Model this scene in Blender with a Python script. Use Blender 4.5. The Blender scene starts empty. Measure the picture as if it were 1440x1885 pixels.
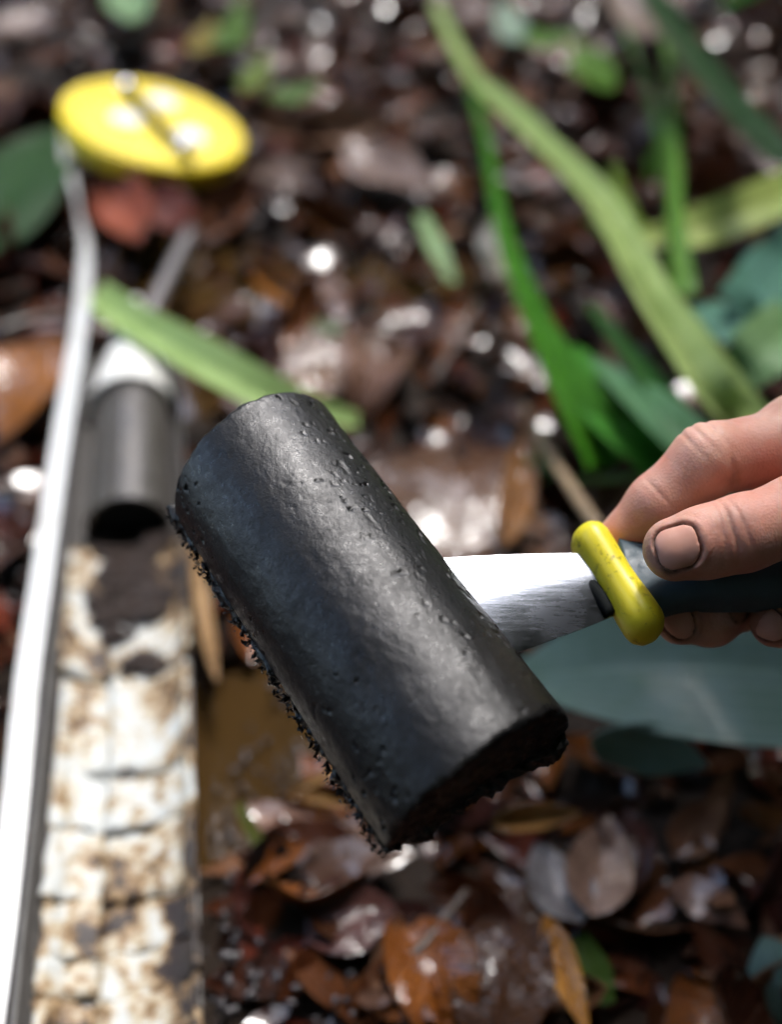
import bpy, math, random
import numpy as np
from mathutils import Vector, Matrix

random.seed(7); RNG = np.random.default_rng(11)
SC = bpy.context.scene
COL = SC.collection

# ------------------------------------------------------------------ camera
CAM_H, PITCH, FPX, IW, IH = 0.51, math.radians(40), 2000.0, 1440.0, 1885.0
cd = bpy.data.cameras.new('camera'); cam = bpy.data.objects.new('camera', cd); COL.objects.link(cam)
cam.location = (0, 0, CAM_H); cam.rotation_euler = (math.radians(90) - PITCH, 0, 0)
cd.sensor_fit = 'VERTICAL'; cd.sensor_height = 36.0; cd.lens = FPX / IH * 36.0
cd.clip_start = 0.01; cd.clip_end = 400
cd.dof.use_dof = True; cd.dof.focus_distance = 0.335; cd.dof.aperture_fstop = 3.7; cd.dof.aperture_blades = 0
SC.camera = cam
CAM = np.array([0, 0, CAM_H]); RGT = np.array([1.0, 0, 0])
UPV = np.array([0, math.sin(PITCH), math.cos(PITCH)]); FWD = np.array([0, math.cos(PITCH), -math.sin(PITCH)])

def ray(px, py): return RGT * ((px - IW / 2) / FPX) + UPV * ((IH / 2 - py) / FPX) + FWD
def P(px, py, d): return CAM + ray(px, py) * d                       # pixel + depth along the axis
def G(px, py, z=0.0):                                                 # pixel on the level z
    r = ray(px, py); return CAM + r * ((z - CAM_H) / r[2])
def HIT(px, py, p0, n):                                               # pixel on a plane
    r = ray(px, py); return CAM + r * (np.dot(p0 - CAM, n) / np.dot(r, n))
def camvec(x, y, z): return RGT * x + UPV * y - FWD * z               # z towards the camera
def unit(v): v = np.asarray(v, float); return v / np.linalg.norm(v)

# ------------------------------------------------------------------ sky, sun, exposure
SUN_EL, SUN_AZ = math.radians(60), math.radians(14)                   # azimuth from +Y towards +X
w = bpy.data.worlds.new('World'); SC.world = w; w.use_nodes = True
nt = w.node_tree; nt.nodes.clear()
sky = nt.nodes.new('ShaderNodeTexSky'); sky.sky_type = 'NISHITA'; sky.sun_disc = False
sky.sun_elevation = SUN_EL; sky.sun_rotation = SUN_AZ; sky.dust_density = 2.0; sky.air_density = 1.0
bg = nt.nodes.new('ShaderNodeBackground'); bg.inputs['Strength'].default_value = 0.15
wo = nt.nodes.new('ShaderNodeOutputWorld')
nt.links.new(sky.outputs[0], bg.inputs[0]); nt.links.new(bg.outputs[0], wo.inputs[0])
sd = bpy.data.lights.new('sun', 'SUN'); sd.energy = 0.5; sd.angle = math.radians(10); sd.color = (1.0, 0.985, 0.965)
sun = bpy.data.objects.new('sun', sd); COL.objects.link(sun)
sdir = Vector((math.sin(SUN_AZ) * math.cos(SUN_EL), math.cos(SUN_AZ) * math.cos(SUN_EL), math.sin(SUN_EL)))
sun.rotation_euler = sdir.to_track_quat('Z', 'Y').to_euler(); sun.location = sdir * 30
vs = SC.view_settings
vs.view_transform = 'Standard'; vs.look = 'None'; vs.exposure = 3.0; vs.gamma = 1.0; vs.use_curve_mapping = False
SC.cycles.use_denoising = True
SC.cycles.sample_clamp_indirect = 6.0

# ------------------------------------------------------------------ helpers
def tag(o, label=None, cat=None, group=None, kind=None):
    if label: o['label'] = label
    if cat: o['category'] = cat
    if group: o['group'] = group
    if kind: o['kind'] = kind
    return o

def empty(name, loc=(0, 0, 0)):
    o = bpy.data.objects.new(name, None); o.location = loc; o.empty_display_size = 0.02; COL.objects.link(o); return o

def mesh(name, v, f, smooth=True, uv=None, attr=None, sharp=None):
    me = bpy.data.meshes.new(name)
    v = np.asarray(v, np.float32)
    if isinstance(f, np.ndarray):
        k = f.shape[1]
        me.vertices.add(len(v)); me.vertices.foreach_set('co', v.ravel())
        me.loops.add(f.size); me.loops.foreach_set('vertex_index', f.astype(np.int32).ravel())
        me.polygons.add(len(f)); me.polygons.foreach_set('loop_start', np.arange(0, f.size, k, dtype=np.int32))
        me.update(calc_edges=True); me.validate()
    else:
        me.from_pydata(v.tolist(), [], f); me.update()
    if smooth: me.polygons.foreach_set('use_smooth', np.ones(len(me.polygons), bool))
    if sharp: me.set_sharp_from_angle(angle=math.radians(sharp))
    if uv is not None:
        ul = me.uv_layers.new(name='UVMap'); li = np.empty(len(me.loops), np.int32)
        me.loops.foreach_get('vertex_index', li); ul.data.foreach_set('uv', np.asarray(uv, np.float32)[li].ravel())
    if attr:
        for nm, a in attr.items():
            a = np.asarray(a, np.float32)
            if a.ndim == 2:
                at = me.color_attributes.new(nm, 'FLOAT_COLOR', 'POINT')
                at.data.foreach_set('color', np.c_[a, np.ones(len(a), np.float32)].astype(np.float32).ravel())
            else:
                at = me.attributes.new(nm, 'FLOAT', 'POINT'); at.data.foreach_set('value', a)
    return me

def obj(name, me, mat=None, parent=None):
    o = bpy.data.objects.new(name, me); COL.objects.link(o)
    if mat and not me.materials: me.materials.append(mat)
    if parent:
        o.parent = parent
        if parent.matrix_basis != Matrix(): o.matrix_parent_inverse = parent.matrix_basis.inverted()
    return o

def hash3(ix, iy, iz, seed):
    h = (ix.astype(np.int64) * 374761393 + iy.astype(np.int64) * 668265263 + iz.astype(np.int64) * 2147483647 + seed * 974711) & 0xffffffff
    h = ((h ^ (h >> 13)) * 1274126177) & 0xffffffff
    h = h ^ (h >> 16)
    return (h & 0xffff).astype(np.float32) / 65535.0

def vnoise(x, y, z, seed=0):
    x, y, z = np.broadcast_arrays(np.asarray(x, np.float32), np.asarray(y, np.float32), np.asarray(z, np.float32))
    fx, fy, fz = np.floor(x), np.floor(y), np.floor(z); ix, iy, iz = fx.astype(int), fy.astype(int), fz.astype(int)
    tx, ty, tz = x - fx, y - fy, z - fz
    tx, ty, tz = [t * t * (3 - 2 * t) for t in (tx, ty, tz)]
    out = 0
    for a in (0, 1):
        for b in (0, 1):
            for c in (0, 1):
                out = out + hash3(ix + a, iy + b, iz + c, seed) * (tx if a else 1 - tx) * (ty if b else 1 - ty) * (tz if c else 1 - tz)
    return out * 2 - 1

def fbm(x, y, z, seed=0, octv=3, gain=0.5):
    s, a, k = 0, 1.0, 1.0
    for i in range(octv):
        s = s + a * vnoise(x * k, y * k, z * k, seed + i * 17); a *= gain; k *= 2.03
    return s

def surface_nets(vol, ax, ay, az):
    """quad surface of vol < 0 on a rectilinear grid"""
    ins = vol < 0
    c = [ins[i:ins.shape[0] - 1 + i, j:ins.shape[1] - 1 + j, k:ins.shape[2] - 1 + k] for i in (0, 1) for j in (0, 1) for k in (0, 1)]
    n = sum(q.astype(np.int8) for q in c)
    act = (n > 0) & (n < 8)
    I, J, K = np.nonzero(act)
    idx = -np.ones(act.shape, np.int64); idx[act] = np.arange(len(I))
    acc = np.zeros((len(I), 3)); cnt = np.zeros(len(I))
    corners = [(i, j, k) for i in (0, 1) for j in (0, 1) for k in (0, 1)]
    for a in range(8):
        for b in range(a + 1, 8):
            A, B = corners[a], corners[b]
            if sum(abs(p - q) for p, q in zip(A, B)) != 1: continue
            va = vol[I + A[0], J + A[1], K + A[2]]; vb = vol[I + B[0], J + B[1], K + B[2]]
            m = (va < 0) != (vb < 0)
            t = np.where(m, va / np.where(m, va - vb, 1), 0)
            pa = np.c_[ax[I + A[0]], ay[J + A[1]], az[K + A[2]]]; pb = np.c_[ax[I + B[0]], ay[J + B[1]], az[K + B[2]]]
            acc += (pa + (pb - pa) * t[:, None]) * m[:, None]; cnt += m
    V = acc / cnt[:, None]
    F = []
    for d in range(3):
        sl0 = [slice(1, -1)] * 3; sl1 = [slice(1, -1)] * 3
        sl0[d] = slice(0, -1); sl1[d] = slice(1, None)
        s0, s1 = ins[tuple(sl0)], ins[tuple(sl1)]
        cr = np.argwhere(s0 != s1)
        if not len(cr): continue
        flip = s0[tuple(cr.T)]
        off = np.array([1, 1, 1]); off[d] = 0
        g = cr + off
        e1, e2 = (d + 1) % 3, (d + 2) % 3
        def at(o1, o2):
            h = g.copy(); h[:, e1] -= o1; h[:, e2] -= o2; return idx[tuple(h.T)]
        q = np.c_[at(1, 1), at(0, 1), at(0, 0), at(1, 0)]
        q[~flip] = q[~flip][:, ::-1]
        F.append(q)
    return V, np.concatenate(F)

def rcone(X, Y, Z, a, b, ra, rb):
    """approximate distance to a tapered capsule"""
    d = b - a; L2 = np.dot(d, d)
    t = np.clip(((X - a[0]) * d[0] + (Y - a[1]) * d[1] + (Z - a[2]) * d[2]) / L2, 0, 1)
    dx, dy, dz = X - a[0] - t * d[0], Y - a[1] - t * d[1], Z - a[2] - t * d[2]
    return np.sqrt(dx * dx + dy * dy + dz * dz) - (ra + (rb - ra) * t)

def smin(a, b, k):
    h = np.clip(0.5 + 0.5 * (b - a) / k, 0, 1)
    return b + (a - b) * h - k * h * (1 - h)

def catmull(pts, n):
    pts = np.asarray(pts, float); q = np.vstack([2 * pts[0] - pts[1], pts, 2 * pts[-1] - pts[-2]])
    m = len(pts) - 1; out = []
    for s in np.linspace(0, m, n):
        i = min(int(s), m - 1); t = s - i; a, b, c, d = q[i:i + 4]
        out.append(0.5 * (2 * b + (c - a) * t + (2 * a - 5 * b + 4 * c - d) * t * t + (3 * b - a - 3 * c + d) * t ** 3))
    return np.array(out)

def loft(path, ra, rb=None, side=None, seg=20, n=None, power=2.0, closed=True):
    """tube along a path; ra across `side`, rb across the other axis; rounded by the radii themselves"""
    rb = ra if rb is None else rb
    if n:
        k = len(path); s = np.linspace(0, k - 1, n)
        ra = np.interp(s, range(k), ra); rb = np.interp(s, range(k), rb); path = catmull(path, n)
    path = np.asarray(path, float); T = np.gradient(path, axis=0); T /= np.linalg.norm(T, axis=1)[:, None]
    side = np.array([0.3, 0.2, 0.93]) if side is None else np.asarray(side, float)
    V, F = [], []
    th = np.linspace(0, 2 * math.pi, seg, endpoint=False)
    cs, sn = np.cos(th), np.sin(th)
    cs = np.sign(cs) * np.abs(cs) ** (2 / power); sn = np.sign(sn) * np.abs(sn) ** (2 / power)
    for i, p in enumerate(path):
        s = unit(side - T[i] * np.dot(side, T[i])); u = np.cross(T[i], s)
        V.append(p + np.outer(cs * ra[i], s) + np.outer(sn * rb[i], u))
    V = np.vstack(V); m = len(path)
    for i in range(m - 1):
        for j in range(seg):
            k = (j + 1) % seg; F.append((i * seg + j, i * seg + k, (i + 1) * seg + k, (i + 1) * seg + j))
    if closed:
        F.append(tuple(range(seg - 1, -1, -1))); F.append(tuple((m - 1) * seg + j for j in range(seg)))
    return V, F

def lathe(prof, seg=48):
    """profile (r, z) turned about z; closed where r = 0"""
    V, F = [], []; th = np.linspace(0, 2 * math.pi, seg, endpoint=False)
    for r, z in prof:
        for t in th: V.append((r * math.cos(t), r * math.sin(t), z))
    for i in range(len(prof) - 1):
        for j in range(seg):
            k = (j + 1) % seg; F.append((i * seg + j, i * seg + k, (i + 1) * seg + k, (i + 1) * seg + j))
    return np.array(V), F

# ------------------------------------------------------------------ materials
class N:
    def __init__(s, name):
        s.m = bpy.data.materials.new(name); s.m.use_nodes = True; s.t = s.m.node_tree; s.t.nodes.clear()
        s.out = s.t.nodes.new('ShaderNodeOutputMaterial'); s.b = s.t.nodes.new('ShaderNodeBsdfPrincipled')
        s.t.links.new(s.b.outputs[0], s.out.inputs[0])
    def new(s, typ, **kw):
        n = s.t.nodes.new('ShaderNode' + typ)
        for k, v in kw.items():
            if k.startswith('i_'):
                n.inputs[k[2:].replace('_', ' ')].default_value = v
            else: setattr(n, k, v)
        return n
    def link(s, a, b): s.t.links.new(a, b)
    def set(s, **kw):
        for k, v in kw.items(): s.b.inputs[k.replace('_', ' ')].default_value = v
    def coord(s, which='Object', scale=(1, 1, 1)):
        c = s.new('TexCoord'); mp = s.new('Mapping'); mp.inputs['Scale'].default_value = scale
        s.link(c.outputs[which], mp.inputs[0]); return mp.outputs[0]
    def noise(s, vec, scale, detail=4.0, rough=0.55, dist=0.0):
        n = s.new('TexNoise'); n.inputs['Scale'].default_value = scale; n.inputs['Detail'].default_value = detail
        n.inputs['Roughness'].default_value = rough; n.inputs['Distortion'].default_value = dist
        if vec is not None: s.link(vec, n.inputs['Vector'])
        return n.outputs[0]
    def ramp(s, fac, stops):
        r = s.new('ValToRGB'); e = r.color_ramp.elements
        while len(e) > 1: e.remove(e[0])
        for i, (p, c) in enumerate(stops):
            k = e[0] if i == 0 else e.new(p)
            k.position = p; k.color = (*c, 1) if len(c) == 3 else c
        s.link(fac, r.inputs[0]); return r.outputs[0]
    def mapr(s, v, a, b, c, d):
        n = s.new('MapRange'); n.inputs[1].default_value = a; n.inputs[2].default_value = b
        n.inputs[3].default_value = c; n.inputs[4].default_value = d; s.link(v, n.inputs[0]); return n.outputs[0]
    def math(s, op, a, b=None, c=None):
        n = s.new('Math', operation=op)
        for i, v in enumerate((a, b, c)):
            if v is None: continue
            if isinstance(v, (int, float)): n.inputs[i].default_value = v
            else: s.link(v, n.inputs[i])
        return n.outputs[0]
    def mix(s, fac, a, b, mode='MIX'):
        n = s.new('MixRGB', blend_type=mode)
        for i, v in enumerate((fac, a, b)):
            if isinstance(v, (int, float)): n.inputs[i].default_value = v
            elif isinstance(v, tuple): n.inputs[i].default_value = (*v, 1) if len(v) == 3 else v
            else: s.link(v, n.inputs[i])
        return n.outputs[0]
    def bump(s, h, strength=0.3, dist=0.001, prev=None):
        n = s.new('Bump'); n.inputs['Strength'].default_value = strength; n.inputs['Distance'].default_value = dist
        s.link(h, n.inputs['Height'])
        if prev is not None: s.link(prev, n.inputs['Normal'])
        return n.outputs[0]
    def col(s, v):
        if isinstance(v, tuple): s.b.inputs['Base Color'].default_value = (*v, 1)
        else: s.link(v, s.b.inputs['Base Color'])
    def rough(s, v): s.link(v, s.b.inputs['Roughness'])
    def normal(s, v): s.link(v, s.b.inputs['Normal'])

def simple(name, c, rough=0.5, metal=0.0, var=0.25, scale=60, bump=0.15, bdist=0.0006, coat=0.0):
    n = N(name); co = n.coord()
    f = n.noise(co, scale, 5)
    n.col(n.mix(f, tuple(x * (1 - var) for x in c), tuple(min(1, x * (1 + var)) for x in c)))
    n.set(Metallic=metal, Coat_Weight=coat, Coat_Roughness=0.12)
    n.rough(n.mapr(n.noise(co, scale * 2.3, 3), 0.3, 0.7, max(0.02, rough - 0.1), rough + 0.1))
    n.normal(n.bump(n.noise(co, scale * 5, 4), bump, bdist))
    return n.m

def leaf_mat(name, source, wet=0.6, green=False, rough=(0.22, 0.5)):
    """leaf surface; colour from the object or from the point attribute, veins from UV"""
    n = N(name); co = n.coord('Object')
    if source == 'object': base = n.new('ObjectInfo').outputs['Color']
    else: base = n.new('VertexColor', layer_name='tint').outputs[0]
    uv = n.new('TexCoord').outputs['UV']; sx = n.new('SeparateXYZ'); n.link(uv, sx.inputs[0])
    u, v = sx.outputs[0], sx.outputs[1]                       # u across -1..1, v along 0..1
    au = n.math('ABSOLUTE', u)
    rib = n.mapr(au, 0.0, 0.07, 1.0, 0.0)
    if green:
        ph = n.math('MULTIPLY', u, 34.0)
    else:
        ph = n.math('MULTIPLY', n.math('SUBTRACT', v, n.math('MULTIPLY', au, 0.16)), 75.0)
    ve = n.mapr(n.math('SINE', ph), 0.55, 1.0, 0.0, 1.0)
    ks = 1.0 if (source != 'object' or green) else .075
    nz = n.noise(co, 38 * ks, 5, 0.6); nz2 = n.noise(co, 150 * ks, 4, 0.6)
    c1 = n.mix(n.mapr(nz, 0.38, 0.66, 0.0, 1.0), n.mix(1.0, base, (0.55, 0.5, 0.48), 'MULTIPLY') if not green else n.mix(1.0, base, (0.75, 0.8, 0.7), 'MULTIPLY'), base)
    c2 = n.mix(n.math('MULTIPLY', n.math('MAXIMUM', rib, n.math('MULTIPLY', ve, 0.35)), 0.5), c1, n.mix(1.0, base, (1.6, 1.5, 1.35), 'MULTIPLY'))
    if not green:
        sp = n.mapr(nz2, 0.62, 0.72, 0.0, 0.75); c2 = n.mix(sp, c2, (0.015, 0.01, 0.008))
    n.col(c2)
    n.set(Specular_IOR_Level=0.1, Coat_Weight=wet, Coat_Roughness=0.03, Coat_IOR=1.45)
    n.rough(n.mapr(n.noise(co, 70 * ks, 3), 0.3, 0.7, rough[0], rough[1]))
    h = n.math('ADD', n.math('MULTIPLY', ve, 0.25), n.math('ADD', n.math('MULTIPLY', rib, -0.5), n.math('MULTIPLY', nz2, 0.9)))
    nb = n.bump(h, 0.5, 0.0012 / ks); n.normal(nb)
    cb = n.bump(n.noise(co, 130 * ks, 2), 0.15 if green else 0.16, 0.0016 / ks); n.link(cb, n.b.inputs['Coat Normal'])
    tr = n.new('BsdfTranslucent'); n.link(c2, tr.inputs[0]); mx = n.new('MixShader'); mx.inputs[0].default_value = 0.4 if green else 0.12
    n.link(n.b.outputs[0], mx.inputs[1]); n.link(tr.outputs[0], mx.inputs[2]); n.link(mx.outputs[0], n.out.inputs[0])
    return n.m

M = {}
M['dead_leaf'] = leaf_mat('dead_leaf_surface', 'object', 0.7)
M['dead_leaf_mass'] = leaf_mat('dead_leaf_mass_surface', 'attr', 0.8)
M['green_leaf'] = leaf_mat('green_leaf_surface', 'object', 0.08, True, (0.35, 0.5))
M['gloss_leaf'] = leaf_mat('glossy_leaf_surface', 'object', 0.15, True, (0.4, 0.55))

n = N('mud'); co = n.coord()
f = n.noise(co, 14, 8, 0.65); g = n.noise(co, 90, 6, 0.6)
n.col(n.mix(g, n.ramp(f, [(0.3, (0.008, 0.006, 0.005)), (0.6, (0.03, 0.02, 0.014)), (0.8, (0.06, 0.04, 0.025))]), (0.02, 0.014, 0.01)))
n.rough(n.mapr(f, 0.35, 0.65, 0.3, 0.65)); n.set(Specular_IOR_Level=.08); n.normal(n.bump(g, 0.8, 0.006)); M['mud'] = n.m
n = N('muddy_water'); co = n.coord()
f = n.noise(co, 9, 4); n.col(n.mix(f, (0.03, 0.016, 0.005), (0.055, 0.031, 0.010)))
n.set(Roughness=0.03, IOR=1.33); n.normal(n.bump(n.noise(co, 70, 2), 0.06, 0.003)); M['water'] = n.m

# ------------------------------------------------------------------ ground and water
def ground_h(x, y):
    h = 0.014 * fbm(x * 6, y * 6, 0 * x, 3, 4) + 0.006 * fbm(x * 30, y * 30, 0 * x, 9, 2)
    far = np.clip((np.hypot(x, y - 0.8) - 1.6) / 6, 0, 1)
    h = h + far * 0.25 * vnoise(x * .35, y * .35, 0 * x, 21)
    for (px, py, r) in PUD:
        c = G(px, py); h = h - 0.034 * np.exp(-(((x - c[0]) ** 2 + (y - c[1]) ** 2) / r ** 2))
    for (px, py, r) in MOUND:
        c = G(px, py); h = h + 0.011 * np.exp(-(((x - c[0]) ** 2 + (y - c[1]) ** 2) / r ** 2))
    return h
PUD = [(440, 1300, 0.045), (470, 1440, 0.05), (760, 500, 0.09), (640, 900, 0.06), (330, 480, 0.08), (330, 700, 0.05)]
MOUND = [(600, 1500, .05), (560, 1640, .055), (470, 1740, .05), (660, 1720, .06), (440, 1870, .05), (480, 1560, .035)]
def axis(lo, hi, near0, near1, step, grow=1.16):
    a = list(np.arange(near0, near1, step)); s = step
    while a[-1] < hi: s *= grow; a.append(a[-1] + s)
    s = step
    while a[0] > lo: s *= grow; a.insert(0, a[0] - s)
    return np.array(a)
gx, gy = axis(-60, 60, -0.75, 0.85, 0.007), axis(-60, 60, 0.1, 2.1, 0.007)
X, Y = np.meshgrid(gx, gy, indexing='ij'); Z = ground_h(X.ravel(), Y.ravel())
nx, ny = X.shape; ii = np.arange(nx * ny).reshape(nx, ny)
F = np.stack([ii[:-1, :-1], ii[1:, :-1], ii[1:, 1:], ii[:-1, 1:]], -1).reshape(-1, 4)
tag(obj('ground', mesh('ground', np.c_[X.ravel(), Y.ravel(), Z], F), M['mud']), 'dark wet mud under the leaf litter', kind='structure')
WL = -0.012
wx, wy = np.linspace(-3, 3, 40), np.linspace(-1, 5, 40); A, B = np.meshgrid(wx, wy, indexing='ij'); ii = np.arange(1600).reshape(40, 40)
F = np.stack([ii[:-1, :-1], ii[1:, :-1], ii[1:, 1:], ii[:-1, 1:]], -1).reshape(-1, 4)
tag(obj('water', mesh('water', np.c_[A.ravel(), B.ravel(), 0 * A.ravel() + WL], F), M['water']), 'brown muddy water standing in hollows of the litter', kind='structure')

ZG = Z.reshape(nx, ny)
def gz(x, y):
    i = min(max(int(np.searchsorted(gx, x)) - 1, 0), nx - 2); j = min(max(int(np.searchsorted(gy, y)) - 1, 0), ny - 2)
    a, b = (x - gx[i]) / (gx[i + 1] - gx[i]), (y - gy[j]) / (gy[j + 1] - gy[j])
    return float((ZG[i, j] * (1 - a) + ZG[i + 1, j] * a) * (1 - b) + (ZG[i, j + 1] * (1 - a) + ZG[i + 1, j + 1] * a) * b)

# ------------------------------------------------------------------ leaf shapes
def leaf_shape(L, W, fold=0.2, curl=0.3, wave=0.1, bend=0.0, tip=1.6, nu=6, nv=9, seed=0, ragged=0.0):
    """leaf along +x, base at 0; fold lifts the edges, curl arches it along, bend sweeps it sideways"""
    r = random.Random(seed); V, UV, F = [], [], []
    ph = r.random() * 6
    for j in range(nv + 1):
        v = j / nv; prof = (math.sin(math.pi * v ** 0.85)) ** 0.75 * (1 - 0.25 * v ** tip) if 0 < v < 1 else 0.03
        a = curl * (v - 0.5) * 2
        x = L * (0.5 + (math.sin(a) / curl * 0.5 if abs(curl) > 1e-3 else v - 0.5)); zc = L * ((1 - math.cos(a)) / curl * 0.5 if abs(curl) > 1e-3 else 0)
        for i in range(nu + 1):
            u = i / nu * 2 - 1
            e = 1 + (ragged * (r.random() - 0.7) if abs(u) == 1 else 0)
            yy = u * W / 2 * prof * e * math.cos(fold * abs(u)); zz = zc + W / 2 * prof * abs(u) * math.sin(fold) * (1 + 0.4 * u) + wave * W * 0.5 * math.sin(v * 9 + ph + u * 1.5) * abs(u)
            V.append((x, yy + bend * L * v * v, zz)); UV.append((u, v))
    for j in range(nv):
        for i in range(nu):
            a = j * (nu + 1) + i; F.append((a, a + 1, a + nu + 2, a + nu + 1))
    return np.array(V), np.array(F), np.array(UV)

def thick(V, F, UV, t):
    """give a sheet a thickness t along its normals"""
    me = bpy.data.meshes.new('tmp'); me.from_pydata(V.tolist(), [], F.tolist()); me.update()
    nrm = np.array([v.normal for v in me.vertices]); bpy.data.meshes.remove(me)
    n = len(V); ec = {}
    for q in F:
        for k in range(4):
            e = (q[k], q[(k + 1) % 4]); ec[e] = 1
    bd = [e for e in ec if (e[1], e[0]) not in ec]
    F2 = np.vstack([F, F[:, ::-1] + n, np.array([(b, a, a + n, b + n) for a, b in bd])])
    return np.vstack([V, V - nrm * t]), F2, np.vstack([UV, UV])

BROWNS = [(0.12, 0.043, 0.017), (0.065, 0.024, 0.011), (0.03, 0.013, 0.008), (0.17, 0.078, 0.036), (0.13, 0.03, 0.014), (0.07, 0.042, 0.034),
          (0.24, 0.145, 0.09), (0.19, 0.075, 0.015), (0.06, 0.024, 0.022), (0.22, 0.15, 0.12), (0.016, 0.009, 0.007), (0.28, 0.19, 0.135)]
PICK = [0, 0, 0, 1, 1, 2, 3, 3, 4, 4, 4, 5, 6, 7, 7, 7, 8, 8, 9, 10, 11]
KINDS = {0: 'mid brown', 1: 'dark brown', 2: 'blackish brown', 3: 'tan brown', 4: 'red brown', 5: 'grey brown', 6: 'pale tan', 7: 'orange brown', 8: 'purplish brown',
         9: 'pale greyish', 10: 'nearly black', 11: 'bleached tan'}
LEAVES, SHAPES = [], []
for k in range(16):
    L = 1.0; W = [0.34, 0.42, 0.5, 0.56][k % 4]
    fo, cu = random.uniform(0.1, 0.9), random.choice([-1, 1]) * random.uniform(.25, 1.5)
    SHAPES.append('folded' if fo > .55 else ('curled' if abs(cu) > .8 else 'flat'))
    LEAVES.append(thick(*leaf_shape(L, W, fold=fo, curl=cu, wave=random.uniform(0.08, 0.3),
                                    bend=random.uniform(-.12, .12), seed=k, ragged=0.12 if k % 3 == 0 else 0.03), 0.006))
LEAF_ME = [mesh('dead_leaf', *LV[:2], uv=LV[2], sharp=50) for LV in LEAVES]
def leaf_pose(x, y, z, size, rz, tx, ty): 
    return Matrix.Translation((x, y, z)) @ Matrix.Rotation(rz, 4, 'Z') @ Matrix.Rotation(tx, 4, 'X') @ Matrix.Rotation(ty, 4, 'Y') @ Matrix.Diagonal((size, size, size, 1)) @ Matrix.Translation((-0.5, 0, 0))
def in_view(x, y, pad=0.1):
    d = (y * math.cos(PITCH) + CAM_H * math.sin(PITCH)); u = x / d * FPX + IW / 2
    v = IH / 2 - ((y * math.sin(PITCH) - CAM_H * math.cos(PITCH)) / d) * FPX
    return -pad * IW < u < IW * (1 + pad) and -pad * IH < v < IH * (1 + pad), u, v
TC0, TC1 = G(256, 640), G(232, 1900)                                   # the trough's axis on the ground
def near_trough(x, y, lim=.075):
    d = TC1 - TC0; t = ((x - TC0[0]) * d[0] + (y - TC0[1]) * d[1]) / (d[0] ** 2 + d[1] ** 2)
    if t < -0.05: return False
    px, py = TC0[0] + d[0] * t, TC0[1] + d[1] * t
    return math.hypot(x - px, y - py) < lim

# a mass of small leaf scraps, then the leaves one can tell apart
V, F, UV, TC, off = [], [], [], [], 0
small = [thick(*leaf_shape(1.0, [0.4, 0.5, 0.3, 0.6][k % 4], fold=random.uniform(0.0, 0.4), curl=random.uniform(-.5, .5), wave=0.08, nu=4, nv=5, seed=90 + k, ragged=0.3), 0.01) for k in range(10)]
cnt = 0
while cnt < 6500:
    y = -0.1 + 3.2 * random.random() ** 1.5; x = random.uniform(-1.0, 1.0) * (.35 + .5 * y)
    near, u, v = in_view(x, y, 0.25)
    if not near and random.random() < 0.6: continue
    if any((x - c[0]) ** 2 + (y - c[1]) ** 2 < (r * 0.5) ** 2 for c, r in ((G(a, b), r) for a, b, r in PUD[:2])) and random.random() < 0.85: continue
    if near_trough(x, y, .052): continue
    cnt += 1
    s = random.uniform(0.024, 0.08) * (.75 if v > 1200 else 1) if near else random.uniform(0.04, 0.11)
    m = np.array(leaf_pose(x, y, gz(x, y) + random.uniform(-0.002, 0.006 if near_trough(x, y) else 0.014), s, random.uniform(0, 6.3), random.gauss(0, 0.4), random.gauss(0, 0.35)))
    LV = random.choice(small); p = LV[0] @ m[:3, :3].T + m[:3, 3]
    c = np.array(BROWNS[random.choice(PICK)]) * random.uniform(0.2, 0.8) * np.array([1.25, 1.0, .85])
    V.append(p); F.append(LV[1] + off); UV.append(LV[2]); TC.append(np.tile(c, (len(p), 1))); off += len(p)
me = mesh('leaf_litter', np.vstack(V), np.vstack(F), uv=np.vstack(UV), sharp=50, attr={'tint': np.vstack(TC)})
tag(obj('leaf_litter', me, M['dead_leaf_mass']), 'wet brown scraps of rotting leaves covering the ground', kind='stuff')

def place_leaf(me, mat, loc, size, rz, tx, ty, col, label, group=None, name='dead_leaf', sy=1.0):
    o = obj(name, me, mat); o.matrix_world = leaf_pose(*loc, size, rz, tx, ty) @ Matrix.Diagonal((1, sy, 1, 1)); o.color = (*col, 1)
    return tag(o, label, 'leaf', group)
MARKS = [((283, 260), 'around the yellow reel'), ((60, 600), 'left of the measuring tape'), ((700, 470), 'around the far puddle'), ((640, 660), 'between puddle and green strap leaf'), ((1050, 300), 'under the long strap leaves'),
         ((1350, 300), 'under the dark green blade'), ((860, 850), 'behind the peat core'), ((1250, 1500), 'under the waxy blue green leaf'), ((480, 1420), 'beside the bubbly puddle'), ((620, 1750), 'near the purplish red leaf'),
         ((1000, 1700), 'around the big dark leaf'), ((700, 60), 'beyond the reel near the dark twig')]
def leaf_words(k, me, s, x, y, u, v):
    i = LEAF_ME.index(me); size = 'small' if s < .072 else ('large' if s > .1 else 'middling'); shape = SHAPES[i]
    mk = min(MARKS, key=lambda m: np.linalg.norm(G(*m[0]) - [x, y, 0]))[1]
    return 'wet %s %s %s dead leaf %s' % (size, shape, KINDS[k], mk), 'dead leaves %s' % mk
cnt = 0
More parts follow.
